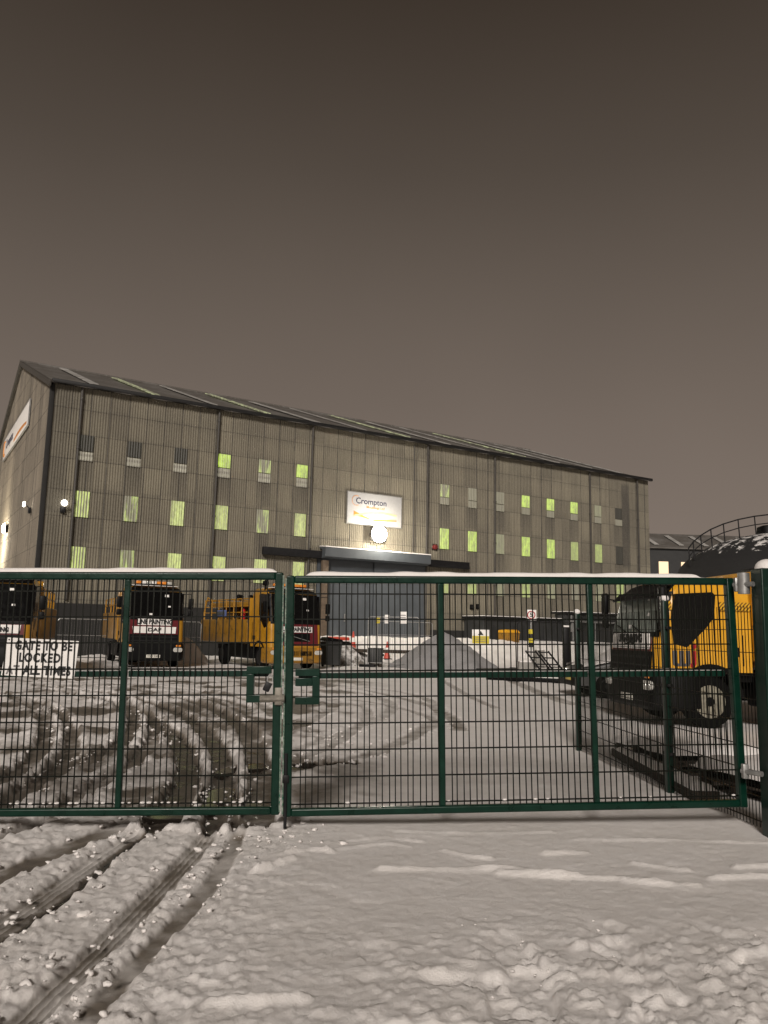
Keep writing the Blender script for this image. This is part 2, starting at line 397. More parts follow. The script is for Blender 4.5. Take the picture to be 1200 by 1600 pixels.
def build_ground():
    nr, nc = 820, 620
    Y = 2.2*(95/2.2)**np.linspace(0, 1, nr); Y = np.concatenate([[-300, -40, 0], Y, [140, 220, 400, 900]])
    u = np.linspace(-1, 1, nc); X = np.outer(.60*np.clip(Y, 2.2, None)+1.6, u)
    ext = np.array([1.3, 2.2, 5.])
    Xe = (.60*np.clip(Y, 2.2, None)+1.6)[:, None]
    X = np.hstack([-(Xe*ext+np.array([3, 40, 300]))[:, ::-1], X, Xe*ext+np.array([3, 40, 300])])
    YY = np.repeat(Y[:, None], X.shape[1], 1); sh = X.shape; x = X.ravel(); y = YY.ravel()
    z = base_h(x, y); slush = np.zeros_like(z)
    yard = sst((y-6.9)/.8)
    z += .035*(fbm(x, y, .35, 3, 3)-.5)
    # fresh snow: soft lumps, churned towards the bottom right and along the drive
    churn = np.clip(sst((5.2-y)/1.4)*(.22+.55*sst((x+.6)/1.8))+.07, 0, 1)*(1-yard)
    lump = fbm(x, y, 9., 4, 11, .55)
    z += churn*.060*np.clip(lump-.50, -.05, .3)*1.6+(.25+churn)*.016*(fbm(x, y, 38., 3, 21, .65)-.5)*(1-yard)+(churn+.10*(1-yard))*.12*np.clip(fbm(x, y, 17., 3, 22)-.58, 0, .2)
    foot = fbm(x, y, 3.2, 2, 31); z -= churn*.05*sst((foot-.62)/.08)
    z += .004*(fbm(x, y, 30., 3, 41)-.5)*(y < 14)
    # bank at the foot of the warehouse and the trodden yard
    d = (x-C0.x)*FN.x+(y-C0.y)*FN.y; bank = sst((14-d)/4)
    z += bank*(.34*(fbm(x, y, .9, 4, 51, .6)-.5)+.10*(fbm(x, y, 2.6, 3, 52)-.5))+.03*yard*(fbm(x, y, 1.3, 4, 61)-.5)
    left = sst((.9-x)/2.2)*yard*sst((34-y)/10)
    betw = sst((-.15-x)/.9)*(1-yard); z += betw*(.062*np.clip(fbm(x, y, 17., 4, 75, .6)-.50, -.03, .3)+.020*(fbm(x, y, 48., 3, 76, .65)-.5)); slush += betw*.20*sst((fbm(x, y, 7., 4, 77)-.52)/.15)
    z += left*(.06*(fbm(x, y, 3.5, 4, 71)-.45)+.055*np.clip(fbm(x, y, 11., 4, 74, .6)-.45, -.1, .4))
    slush += left*.62*sst((fbm(x, y, 1.1, 4, 72)-.40)/.25)+.10*yard*sst((fbm(x, y, .5, 4, 73)-.42)/.3)
    n1 = fbm(x, y, 14., 4, 81, .6); n2 = fbm(x, y, 5., 3, 91)
    for line, hw, dep, sl, rh, ribs in TRK:
        idx, dd = near(line, x, y, hw+.5); a = np.abs(dd)
        far_ = sst((y[idx]-6.6)/1.)
        a = np.abs(a+(n2[idx]-.5)*(.035+.08*far_)+(n1[idx]-.5)*(.03+.05*far_)); ins = sst((hw-a+.015)/.035); edge = np.exp(-((a-hw-.08)/.08)**2)
        rib = .007*np.cos(dd*2*np.pi/.042)*ribs
        z[idx] = z[idx]*(1-ins*.7)+ins*(-dep+rib+.010*(n1[idx]-.5)+base_h(x[idx], y[idx])*.7)+edge*rh*np.clip(n1[idx]*2.6-.75, -.3, .85)*(.45+1.1*n2[idx])*(1-ins)
        amt = sl*(.55+.9*(n2[idx]-.2)); slush[idx] = np.maximum(slush[idx]*(1-.3*edge), ins*np.clip(amt, 0, 1))
        if ribs: slush[idx] = np.clip(slush[idx]+ins*.12*np.cos(dd*2*np.pi/.042), 0, 1)
    for line, hw, h in RDK:
        idx, dd = near(line, x, y, hw*3); a = np.abs(dd); z[idx] += h*np.exp(-(a/(hw*.75))**2*1.6)*(.35+1.2*n2[idx])
    for px, py, rx, ry in PUD:
        p = gp(px, py); e = ((x-p.x)/rx)**2+((y-p.y)/ry)**2+.9*(n2-.5)
        k = sst((1.05-e)/.25); z = z*(1-k)+k*(-.07); slush = np.maximum(slush, k*1.6)
    z[y > 95] = 1.28; z[y > 130] = 0
    # the strip of trodden snow along the right-hand fence
    V = np.stack([x, y, z], 1).astype(np.float32); nR, nC = sh
    i = np.arange(nR*nC).reshape(sh); q = np.stack([i[:-1, :-1], i[:-1, 1:], i[1:, 1:], i[1:, :-1]], -1).reshape(-1, 4)
    me = bpy.data.meshes.new('ground'); me.vertices.add(len(V)); me.vertices.foreach_set('co', V.ravel())
    me.loops.add(q.size); me.loops.foreach_set('vertex_index', q.ravel().astype(np.int32))
    me.polygons.add(len(q)); me.polygons.foreach_set('loop_start', np.arange(0, q.size, 4, dtype=np.int32))
    me.polygons.foreach_set('use_smooth', np.ones(len(q), bool)); me.update(calc_edges=True)
    a = me.attributes.new('slush', 'FLOAT', 'POINT'); a.data.foreach_set('value', slush.astype(np.float32))
    t = NT('trodden_snow'); at_ = t.N('ShaderNodeAttribute', attribute_name='slush'); sl = at_.outputs['Fac']
    v = t.obj(); n = t.noise(v, 6., 6, .65); f = t.noise(v, 95., 6, .8); big = t.noise(v, .8, 3)
    snow = t.mix(t.ramp(n, [(.3, (0, 0, 0)), (.7, (1, 1, 1))]), (.80, .765, .735), (.88, .855, .835))
    snow = t.mix(t.ramp(big, [(.4, (0, 0, 0)), (.65, (.35, .35, .35))]), snow, (.70, .665, .625))
    s2 = t.math('ADD', sl, t.math('MULTIPLY', t.math('SUBTRACT', n, .5), .35))
    c = t.mix(t.ramp(s2, [(.10, (0, 0, 0)), (.55, (1, 1, 1))]), snow, (.19, .163, .132))
    c = t.mix(t.ramp(s2, [(.55, (0, 0, 0)), (.95, (1, 1, 1))]), c, (.022, .018, .014))
    t.set(c, t.ramp(s2, [(.3, (.8, .8, .8)), (.8, (.42, .42, .42)), (1., (.10, .10, .10))]))
    bn_ = t.N('ShaderNodeBump', i_Distance=.012); t.L(t.math('ADD', f, t.math('MULTIPLY', n, 2.)), bn_.inputs['Height'])
    t.L(t.ramp(s2, [(.6, (.62, .62, .62)), (1., (.03, .03, .03))]), bn_.inputs['Strength']); t.L(bn_.outputs[0], t.b.inputs['Normal']); me.materials.append(t.m)
    o = link(bpy.data.objects.new('ground', me)); o['kind'] = 'structure'
build_ground()

def blobs(name, spots, mat, label=None, parent=None):
    """spots: (x,y,z,size,flat) -> one mesh of knobbly lumps"""
    bm = nb(); bmesh.ops.create_icosphere(bm, subdivisions=2, radius=1.); bv = np.array([v.co[:] for v in bm.verts]); bf = np.array([[v.index for v in f.verts] for f in bm.faces]); bm.free()
    n = len(spots); S = np.array(spots)
    V = np.repeat(bv[None], n, 0); q = rng.random((n, 3))*40
    nz = 1+1.1*(vnoise((V[..., 0]*1.5+V[..., 2]*.8+q[:, :1]).ravel(), (V[..., 1]*1.5+V[..., 2]*1.1+q[:, 1:2]).ravel(), 5).reshape(n, -1)-.5)+.7*(vnoise((V[..., 0]*3.4+V[..., 2]*2+q[:, :1]).ravel(), (V[..., 1]*3.4-V[..., 2]*2+q[:, 2:]).ravel(), 8).reshape(n, -1)-.5)
    V = V*nz[..., None]; st = .7+.7*rng.random((n, 2)); V[..., 0] *= st[:, :1]; V[..., 1] *= st[:, 1:2]; V[..., 2] *= S[:, 4:5]
    a = rng.random(n)*6.28; ca, sa = np.cos(a)[:, None], np.sin(a)[:, None]; X = V[..., 0]*ca-V[..., 1]*sa; Yv = V[..., 0]*sa+V[..., 1]*ca; V[..., 0] = X; V[..., 1] = Yv
    V = V*S[:, None, 3:4]+S[:, None, :3]; Fc = (bf[None]+(np.arange(n)*len(bv))[:, None, None]).reshape(-1, 3)
    me = bpy.data.meshes.new(name); me.from_pydata(V.reshape(-1, 3).tolist(), [], Fc.tolist()); me.polygons.foreach_set('use_smooth', [True]*len(me.polygons)); me.materials.append(mat)
    return link(bpy.data.objects.new(name, me), parent)
def clumps():
    sp = []
    for k, (line, hw, dep, sl, rh, ribs) in enumerate(TRK):
        seg = np.linalg.norm(np.diff(line, axis=0), axis=1); L = seg.sum(); nearest = line[:, 1].min()
        dens = 16 if nearest < 6.5 else (20 if nearest < 12 else 6)
        for _ in range(int(min(L, 9)*dens)):
            i = rng.integers(0, len(line)-1); t = rng.random(); p = line[i]*(1-t)+line[i+1]*t
            if p[1] < 2.8 or p[1] > 16: continue
            d = line[i+1]-line[i]; nn = np.array([-d[1], d[0]])/max(np.linalg.norm(d), 1e-6)
            o = (hw+abs(rng.normal(0, .075)))*(1 if rng.random() < .5 else -1); p = p+nn*o
            r = np.clip(rng.lognormal(-4.65, .55), .004, .030)
            sp.append((p[0], p[1], gh(p[0], p[1])+.002+.012*rng.random(), r, .72))
    for _ in range(60):
        p = gp(rng.normal(430, 55), rng.normal(1302, 16)); sp.append((p.x, p.y, .0, np.clip(rng.lognormal(-4.6, .55), .004, .034), .6))
    for _ in range(15):
        p = gp(rng.normal(90, 70), rng.normal(1500, 50)); sp.append((p.x, p.y, .0, np.clip(rng.lognormal(-4.3, .5), .006, .034), .65))
    for _ in range(120):
        p = gp(rng.uniform(700, 1230), rng.uniform(1430, 1605))
        if rng.random() < (p.x+.4)/1.8: sp.append((p.x, p.y, -.004, np.clip(rng.lognormal(-5.1, .4), .003, .011), .6))
    o = blobs('snow_clumps', sp, M['snowcap']); o['kind'] = 'stuff'
clumps()

# ------------------------------------------------------------------ warehouse
wh = thing('warehouse', 'long weathered corrugated warehouse with rows of green lit windows and pitched roof', 'warehouse', C0, BANG)
LEN, DEP, EAV, RIDGE = 47.8, 30.5, 14.95, 20.3
ROWS = [.3, 1.85, 3.0, 4.45, 5.9, 7.53, 9.0, 10.75, 12.18, 13.62, 14.95]
PIT = .146
WIN = [2.0, 4.67, 7.37, 10.08, 12.74, 15.32, 26.57, 29.05, 31.58, 34.1, 36.6, 39.1, 41.72, 44.1]
def roofz(y): return EAV+(RIDGE-EAV)*(1-abs(y-DEP/2)/(DEP/2))
def corr(bm, fn, a0, a1, z0, z1, lay, stain, topfn=None, off=0., seg=8):
    n = max(2, int(round((a1-a0)/PIT*seg))); zs = [z0, z0+.05, z0+.35*(z1-z0), z0+.7*(z1-z0), z1]
    prev = None
    for i in range(n+1):
        a = a0+(a1-a0)*i/n; dpt = .019*math.cos(2*math.pi*a/PIT)+off
        top = z1 if topfn is None else min(z1, topfn(a))
        colv = []
        for k, z in enumerate(zs):
            zz = min(z, top); v = bm.verts.new(fn(a, dpt+.012*(1-k/4), zz)); v[lay] = stain(a, zz, k); colv.append(v)
        if prev:
            for p, q, r, s in zip(prev, colv, colv[1:], prev[1:]):
                if (s.co-p.co).length > 1e-5 or (r.co-q.co).length > 1e-5: bm.faces.new((p, q, r, s))
        prev = colv
def wst(a, z, k):
    s = 1. if k == 0 else (.15 if k == 1 else 0.)
    for w in WIN:
        if abs(a-w) < .5 and z < 12.1 and not (16.5 < a < 26):
            if 9.0 <= z < 10.8: s = max(s, .30+.30*(z-9.0)/1.75)
            if 5.9 <= z < 7.56: s = max(s, .30+.30*(z-5.9)/1.65)
            if z < 4.5: s = max(s, .3)
    if 44.5 < a < 45.4 and 7.2 < z < 14.2: s = max(s, .95)
    if 44.0 < a < 46.2 and 7.0 < z < 14.2: s = max(s, .25)
    if z < 3.1: s = max(s, .2)
    if a < 1.0: s = max(s, .45)
    if z > 13.6: s = max(s, .22*(1-(z-13.6)/1.4)); s *= .9
    s += .10*math.sin(a*1.7)*math.sin(a*.61+z)
    return max(0., min(1., s))
bm = nb(); lay = bm.verts.layers.float.new('stain')
for z0, z1 in zip(ROWS, ROWS[1:]):
    f = lambda a, o, z: (a, -o-.03, z)
    if z0 < 3.0:
        corr(bm, f, 0, 16.6, max(z0, 2.8), z1, lay, wst) if z1 > 2.81 else None
        corr(bm, f, 25.05, LEN, z0, z1, lay, wst)
    elif z0 < 6.3:
        corr(bm, f, 0, 16.6, z0, z1, lay, wst); corr(bm, f, 25.05, LEN, z0, z1, lay, wst)
        if z1 > 6.4: corr(bm, f, 16.6, 25.05, 6.4, z1, lay, wst)
    else: corr(bm, f, 0, LEN, z0, z1, lay, wst)
finish(bm, 'wall', M['wall'], wh, angle=60)
def gst(a, z, k):
    s = .6 if k == 0 else 0.
    s += .5*max(0, math.sin(a*2.1+.7*math.sin(a*.9)))*max(0, (z-7)/12)
    if a < .5: s = max(s, .5)
    return max(0., min(1., s))
bm = nb(); lay = bm.verts.layers.float.new('stain')
for z0, z1 in zip(ROWS+[16.4, 17.9, 19.4], ROWS[1:]+[16.4, 17.9, 19.4, 20.7]):
    for a0, a1 in ((0, DEP/2), (DEP/2, DEP)):
        if z0 > EAV:
            k = (z0-EAV)/(RIDGE-EAV)*DEP/2; b0, b1 = (k, DEP/2) if a0 == 0 else (DEP/2, DEP-k)
        else: b0, b1 = a0, a1
        if b1-b0 > .1: corr(bm, lambda a, o, z: (-o-.03, a, z), b0, b1, z0, z1, lay, gst, roofz)
finish(bm, 'gable_wall', M['gable'], wh, angle=60)
bm = nb(); box(bm, (LEN-.03, DEP/2, EAV/2), (.06, DEP-.4, EAV)); box(bm, (LEN/2, DEP, EAV/2), (LEN-.3, .06, EAV))
prism(bm, [(0, EAV), (DEP, EAV), (DEP/2, RIDGE-.05)], 'x', LEN-.06, LEN)
finish(bm, 'rear_wall', M['darkgrey'], wh, smooth=False)
bm = nb(); box(bm, (8.3, .03, 1.3), (16.55, .22, 3.0)); box(bm, (36.4, -.02, 1.1), (22.7, .22, 1.5)); finish(bm, 'plinth', M['brickdark'], wh, smooth=False)
# roof: two slopes, corrugation left to the sheet joints
bm = nb(); sl = (RIDGE-EAV)/(DEP/2)
for sgn in (0, 1):
    P = []
    for t in np.linspace(-.03, 1, 12):
        y = t*DEP/2; z = EAV+.12+y*sl
        row = []
        for s in np.linspace(-.25, LEN+.08, 160): row.append((s, y if not sgn else DEP-y, z+.02*math.sin(s*2.9)))
        P.append(row)
    grid(bm, P)
bmesh.ops.recalc_face_normals(bm, faces=bm.faces)
bmesh.ops.solidify(bm, geom=bm.faces[:], thickness=.08)
rf = finish(bm, 'roof', M['roof'], wh, angle=50)
for i, s in enumerate(np.arange(2.4, 46, 3.62)):
    bm = nb(); y0, y1 = 1.2, 13.6
    P = [[(s+k*.25, y, EAV+.19+y*sl+.02*math.sin((s+k*.25)*2.9)+.012*j) for k in (-1, 0, 1)] for j, y in enumerate((y0, 5., 9., y1))]
    grid(bm, P); bmesh.ops.recalc_face_normals(bm, faces=bm.faces); bmesh.ops.solidify(bm, geom=bm.faces[:], thickness=-.04)
    finish(bm, 'rooflight', M['rooflightlit'] if i in (1, 3, 6, 9) else M['rooflightsnow'], rf)
bm = nb(); tube(bm, (-.3, DEP/2, RIDGE+.12), (LEN+.2, DEP/2, RIDGE+.12), .16, 8); finish(bm, 'ridge_cap', M['roof'], rf)
bm = nb(); box(bm, (LEN/2, -.35, EAV+.01), (LEN+.2, .24, .22), .03); finish(bm, 'gutter', M['trimdark'], wh)
bm = nb()
for sgn in (1, -1):
    a = Vector((-.22, DEP/2, RIDGE+.0)); b = Vector((-.22, DEP/2-sgn*(DEP/2+.5), EAV-.2)); d = b-a
    box(bm, (a+b)/2, (.14, d.length, .34), .01, (math.atan2(d.z, d.y) if sgn < 0 else math.atan2(d.z, d.y)-math.pi, 0, 0))
finish(bm, 'bargeboard', M['pipe'], wh)
bm = nb(); box(bm, (-.01, -.01, 8.5), (.24, .24, 12.6), .03); finish(bm, 'corner_trim', M['brickdark'], wh)
for s in (1.55, 9.58, 15.95, 25.0, 31.05, 40.8, 46.3):
    bm = nb(); tube(bm, (s, -.17, 3.0 if s < 16 else 1.5), (s, -.17, EAV-.1), .075, 8)
    for z in (5.2, 8.3, 11.4, 14.2): tube(bm, (s, -.17, z-.06), (s, -.17, z+.06), .10, 8)
    finish(bm, 'downpipe', M['pipe'], wh)
bm = nb(); tube(bm, (23.9, -.12, 7.2), (23.9, -.12, EAV-.2), .04, 6); finish(bm, 'cable_conduit', M['pipe'], wh)
ST = {12.18: ['shelf', 'shelf', 'shelf', 'bright', 'half', 'bright', 'half', 'faint', 'faint', 'bright', 'bright', 'bright', 'dim', 'off'],
      9.0: ['stripe', 'half', 'pale', 'pale', 'half', 'pale', 'bright', 'bright', 'dim', 'bright', 'bright', 'mid', 'mid', 'off'],
      5.9: ['stripe', 'half', 'pale', 'pale', 'pale', 'pale', 'mid', 'mid', 'dim', 'mid', 'dim', 'faint', 'dim', 'mid']}
def winsheet(name, s, z0, z1, mat, parent, w=.78, off=.03):
    bm = nb(); n = 48; A = []; 
    for i in range(n+1):
        a = s-w/2+w*i/n; d = .019*math.cos(2*math.pi*a/PIT)+off+.045
        A.append([bm.verts.new((a-s, -d, z0)), bm.verts.new((a-s, -d, z1))])
    for p, q in zip(A, A[1:]): bm.faces.new((p[0], q[0], q[1], p[1]))
    bmesh.ops.recalc_face_normals(bm, faces=bm.faces); bmesh.ops.solidify(bm, geom=bm.faces[:], thickness=.02)
    o = finish(bm, name, mat, parent, angle=60); o.location = (s, 0, 0); return o
for zt, states in ST.items():
    for s, st in zip(WIN, states):
        zb = zt-1.45; top = zt
        if zt > 12 and s < 9 or (zt > 12 and s > 26):       # a pale shelf line shows in the lower third of the top row
            o = winsheet('window', s, zb+.55, top, W['off'] if s < 9 else W[st], wh)
            winsheet('lower_sheet', s, zb, zb+.50, W['shelf' if s < 9 else 'faint'], o).location = (0, 0, 0)
        elif zt > 12 and s < 16:
            o = winsheet('window', s, zb+.62, top, W[st], wh); winsheet('lower_sheet', s, zb, zb+.57, W['shelf'], o).location = (0, 0, 0)
        else: winsheet('window', s, zb, top, W[st], wh)
# sliding door, its track, lintel and jamb
bm = nb()
for i in range(2): box(bm, (18.75+i*4.18, .02-.1*i, 3.75), (4.16, .09, 5.7))
for i in range(24): box(bm, (16.9+i*.35, -.09 if i > 11 else .0, 3.75), (.035, .05, 5.6))
dr = finish(bm, 'sliding_door', M['bluegrey'], wh, smooth=False)
bm = nb(); box(bm, (18.7, -.11, 2.5), (.06, .1, .5), .01); finish(bm, 'handle', M['galv'], dr)
bm = nb(); box(bm, (20.65, -.30, 6.45), (15.8, .30, .48), .02); finish(bm, 'door_track', M['darksteel'], wh)
bm = nb(); prism(bm, [(-.46, 6.22), (-.95, 6.32), (-.95, 6.92), (-.06, 7.00), (-.06, 6.90), (-.46, 6.80)], 'x', 16.75, 24.85); cp = finish(bm, 'door_canopy', M['bluegrey'], wh, smooth=False)
bm = nb(); prism(bm, [(-.97, 6.925), (-.95, 6.99), (-.5, 7.03), (-.08, 7.06), (-.07, 7.01), (-.95, 6.93)], 'x', 16.75, 24.85); finish(bm, 'snow_cap', M['snowcap'], cp)
bm = nb(); box(bm, (17.0, -.42, 3.4), (.42, .30, 5.4), .02); box(bm, (17.0, -.42, 3.3), (.50, .36, .12), .01); finish(bm, 'door_column', M['rustcol'], wh)
bm = nb(); box(bm, (25.2, -.14, 3.9), (.28, .12, 4.9), .01); finish(bm, 'door_jamb', M['wall'], wh)

def lathe_disc(bm, r, c, t=.01): lathe(bm, [(-t, .0001), (-t, r), (t, r), (t, .0001)], 24, 'y', c)
# signs on the warehouse
def swoosh(parent, w, h, cx, cz, y, matA, matB):
    def band(f0, f1, mat, yy):
        bm = nb(); n = 28; xs = np.linspace(0, 1, n)
        prism(bm, [(cx+(x-.5)*w, cz+f0(x)*h) for x in xs]+[(cx+(x-.5)*w, cz+f1(x)*h) for x in xs[::-1]], 'y', yy, yy+.006); return finish(bm, 'printed_wave', mat, parent, smooth=False)
    band(lambda x: .55-.95*math.sin(min(1, x*1.5)*math.pi/2)*(1-.55*x)-.1, lambda x: .25-.75*x*(1-x)*1.4-.25, M['paleorange'], y+.003)
    band(lambda x: .5-.85*min(1, x*2.4)+.35*max(0, x-.3), lambda x: .12-.62*min(1, x*2.0)+.38*max(0, x-.3), matB, y-.006)
    band(lambda x: -.45+1.05*math.sin(min(1, .25+x*.8)*math.pi/2*1.25), lambda x: -.62+1.02*math.sin(min(1, .25+x*.8)*math.pi/2*1.25), matA, y-.012)
sg = thing('company_sign', 'white company sign with dark name and orange wave above the warehouse door', 'sign', bw(20.78, .1, 9.77), BANG)
bm = nb(); box(bm, (0, 0, 0), (4.25, .05, 2.15), .008); finish(bm, 'board', simple('pale_sign_face', (.46, .46, .46), .5, 0, .05), sg)
bm = nb()
for z in (-1.075, 1.075): box(bm, (0, -.002, z), (4.3, .08, .05))
for x in (-2.12, 2.12): box(bm, (x, -.004, 0), (.05, .08, 2.1))
finish(bm, 'frame', M['galv'], sg, smooth=False)
text('lettering', 'Crompton', .56, M['navy'], sg, (-.28, -.032, .50), (R(90), 0, 0), bold=.006)
text('lettering', 'Mouldings Ltd', .25, M['orange'], sg, (.05, -.032, .13), (R(90), 0, 0), bold=.002)
bm = nb(); 
for k in range(10):
    a = R(60+k*24); b = R(60+(k+1)*24); tube(bm, (-1.43+.34*math.cos(a), -.032, .51+.34*math.sin(a)), (-1.43+.34*math.cos(b), -.032, .51+.34*math.sin(b)), .016, 5)
finish(bm, 'ring_mark', M['orange'], sg)
swoosh(sg, 3.35, .62, .05, -.50, -.034, M['paleorange'], M['orange'])
bn = thing('company_banner', 'long white company banner high on the gable end wall', 'sign', bw(-.14, -15.3, 15.12), BANG)
bm = nb(); box(bm, (0, 0, 0), (.05, 14., 1.68), .01); finish(bm, 'board', M['white'], bn)
bm = nb(); 
for z in (-.86, .86): box(bm, (0, 0, z), (.09, 14.1, .06))
for y in (-7.03, 7.03): box(bm, (.002, y, 0), (.085, .05, 1.66))
finish(bm, 'frame', M['galv'], bn, smooth=False)
text('lettering', 'Crompton', 1.0, M['navy'], bn, (-.034, 3.3, .15), (R(90), 0, R(-90)), bold=.015)
bm = nb()
for k in range(12):
    a = R(50+k*22); b = R(50+(k+1)*22); tube(bm, (-.034, 6.25-.62*math.cos(a)*.8, .62*math.sin(a)), (-.034, 6.25-.62*math.cos(b)*.8, .62*math.sin(b)), .05, 5)
finish(bm, 'ring_mark', M['orange'], bn)
bm = nb()
prism(bm, [(-6.2+i*.5, -.45+.20*math.sin(i*.22)) for i in range(14)]+[(-6.2+i*.5, -.60+.12*math.sin(i*.22)) for i in range(13, -1, -1)], 'x', -.045, -.03); finish(bm, 'printed_wave', M['orange'], bn, smooth=False)

# lamps and small fittings on the warehouse
def flood(label, loc, rz, size, tilt):
    t = thing('floodlight', label, 'floodlight', loc, rz)
    bm = nb(); prism(bm, [(-.10, -.5*size), (-.22, -.42*size), (-.22, .42*size), (-.10, .5*size)], 'x', -.62*size, .62*size); h = finish(bm, 'housing', M['darksteel'], t, smooth=False)
    bm = nb(); lathe(bm, [(-.22-.30*size*math.sin(R(a)), max(.001, .60*size*math.cos(R(a)))) for a in range(90, -1, -15)], 24, 'y'); finish(bm, 'lamp_glass', M['lampglass'], t)
    bm = nb(); tube(bm, (-.3*size, .25, .0), (-.3*size, -.12, 0), .03); tube(bm, (.3*size, .25, 0), (.3*size, -.12, 0), .03); box(bm, (0, .3, 0), (.9*size, .04, .12)); finish(bm, 'bracket', M['darksteel'], t, smooth=False)
    h.rotation_euler.x = 0
    return t
flood('bright floodlight glaring on the wall above the warehouse door', bw(20.86, .42, 8.1), BANG, .95, 0)
flood('bright floodlight glaring low on the gable end wall', bw(-.02, -15.6, 8.3), BANG-math.pi/2, .62, 0)
def area(name, loc, direction, size, power, col, spread=180):
    l = bpy.data.lights.new(name, 'AREA'); l.energy = power; l.size = size; l.color = col; l.spread = R(spread)
    o = bpy.data.objects.new(name, l); COL.objects.link(o); o.location = loc; o.rotation_euler = Vector(direction).to_track_quat('-Z', 'Y').to_euler(); return o
def point(name, loc, power, col, r=.1):
    l = bpy.data.lights.new(name, 'POINT'); l.energy = power; l.color = col; l.shadow_soft_size = r
    o = bpy.data.objects.new(name, l); COL.objects.link(o); o.location = loc; return o
area('door_floodlight_beam', bw(20.86, .74, 8.05), FN*1.+Vector((0, 0, -.42)), .7, 1700, (1., .92, .82))
point('door_floodlight_spill', bw(20.86, 1.9, 7.9), 800, (1., .91, .76), .2)
area('gable_floodlight_beam', bw(-.75, -16.8, 8.2), -FD+Vector((0, 0, -.5)), .5, 900, (1., .90, .74))
point('gable_floodlight_spill', bw(-1.9, -16.8, 7.2), 1500, (1., .88, .66), .3)
def smalllamp(label, loc, rz):
    t = thing('bulkhead_lamp', label, 'lamp', loc, rz)
    bm = nb(); lathe(bm, [(-.36, .001), (-.36, .13), (-.30, .17), (-.24, .13), (-.24, .001)], 16, 'y'); finish(bm, 'lamp_glass', M['lampsmall'], t)
    bm = nb(); tube(bm, (0, -.24, 0), (0, .08, -.28), .03); box(bm, (0, .02, -.34), (.26, .16, .34), .03); finish(bm, 'bracket', M['darksteel'], t); return t
smalllamp('small lit lamp on the long wall near the left corner', bw(1.03, .16, 8.2), BANG)
smalllamp('small lit lamp on the gable wall near the corner', bw(-.2, -3.7, 8.5), BANG-math.pi/2)
def cctv(label, s, z):
    t = thing('security_camera', label, 'security camera', bw(s, .12, z), BANG)
    bm = nb(); box(bm, (0, -.30, 0), (.16, .42, .16), .03, (R(18), 0, 0)); finish(bm, 'camera_body', M['black'], t)
    bm = nb(); tube(bm, (0, -.2, .0), (0, .08, .16), .03); box(bm, (0, .06, .16), (.16, .05, .16), .01); finish(bm, 'bracket', M['black'], t)
cctv('dark security camera on the wall right of the warehouse door', 28.3, 5.55)
al = thing('alarm_sounder', 'round red alarm sounder on the wall right of the door track', 'alarm', bw(25.75, .1, 7.62), BANG)
bm = nb(); lathe(bm, [(-.16, .001), (-.16, .10), (-.12, .17), (0, .19), (.06, .19)], 20, 'y'); finish(bm, 'housing', simple('dull_red_plastic', (.16, .02, .018), .5), al)
bm = nb(); box(bm, (0, .08, 0), (.46, .06, .46), .01); finish(bm, 'backplate', M['trimdark'], al)
rl = thing('indicator_lamp', 'tiny red indicator lamp low on the warehouse wall', 'lamp', bw(30.0, .12, 5.75), BANG)
bm = nb(); lathe(bm, [(-.1, .001), (-.09, .05), (0, .075)], 12, 'y'); finish(bm, 'lens', M['redled'], rl)
bm = nb(); box(bm, (0, .05, 0), (.22, .08, .24), .02); finish(bm, 'housing', M['trimdark'], rl)
for i, (s, z) in enumerate(((29.0, 3.55), (29.55, 3.6))):
    o = thing('wall_fitting', ['left', 'right'][i]+' of two small dark socket boxes low on the warehouse wall', 'socket box', bw(s, .1, z), BANG, 'socket boxes on the warehouse wall')
    bm = nb(); box(bm, (0, 0, 0), (.26, .14, .36), .02); finish(bm, 'housing', M['black'], o)
    bm = nb(); box(bm, (0, -.08, .02), (.16, .03, .2), .01); finish(bm, 'cover', M['darksteel'], o)

# ------------------------------------------------------------------ far buildings and tank
fb = thing('far_warehouse', 'distant grey warehouse with warm lit windows behind the domed tank', 'warehouse', (31.0, 96, 0), R(4))
bm = nb(); box(bm, (18, 6, 6.2), (44, 12, 12.2)); finish(bm, 'wall', M['darkgrey'], fb, smooth=False)
bm = nb(); prism(bm, [(-.4, 12.3), (12.4, 12.3), (12.4, 12.45), (6, 14.9), (-.4, 12.42)], 'x', -4.3, 40.3); rf2 = finish(bm, 'roof', M['roof'], fb, smooth=False)
for i in range(9):
    bm = nb(); prism(bm, [(.3, 12.80), (4.6, 14.47), (4.6, 14.52), (.3, 12.85)], 'x', -1.5+i*3.1, -.9+i*3.1); finish(bm, 'rooflight', M['rooflightsnow'], rf2, smooth=False)
for i in range(7):
    bm = nb(); prism(bm, [(x-.2+i*2.75, z+9.9) for x, z in rounded(1.15 if i else .7, 1.7, .03)], 'y', -.06, .03); finish(bm, 'window', M['warmwin'], fb)
tk = thing('domed_tank', 'dark domed tank with snow patches and a curved handrail over its top', 'tank', (22.1, 43, 0))
bm = nb(); RX, RZ, Z0 = 6.1, 2.65, 4.75
prof = [(0., RX), (Z0, RX)]+[(Z0+RZ*math.sin(R(a)), RX*math.cos(R(a))) for a in range(6, 91, 6)]
lathe(bm, [(a, max(r, .001)) for a, r in prof], 48, 'z'); finish(bm, 'shell', M['tank'], tk)
bm = nb(); posts = []
for k in range(15):
    a = R(-172+k*11.5)
    ang = R(170-k*9.5); x = (RX-.1)*math.cos(ang); zz = Z0+RZ*math.sin(max(0, math.asin(min(1, math.sqrt(max(0, 1-(x/RX)**2))))))
    posts.append((Vector((x, -.6, zz-.05)), Vector((x-.05, -.6, zz+.95))))
for p, q in posts: tube(bm, p, q, .035, 6)
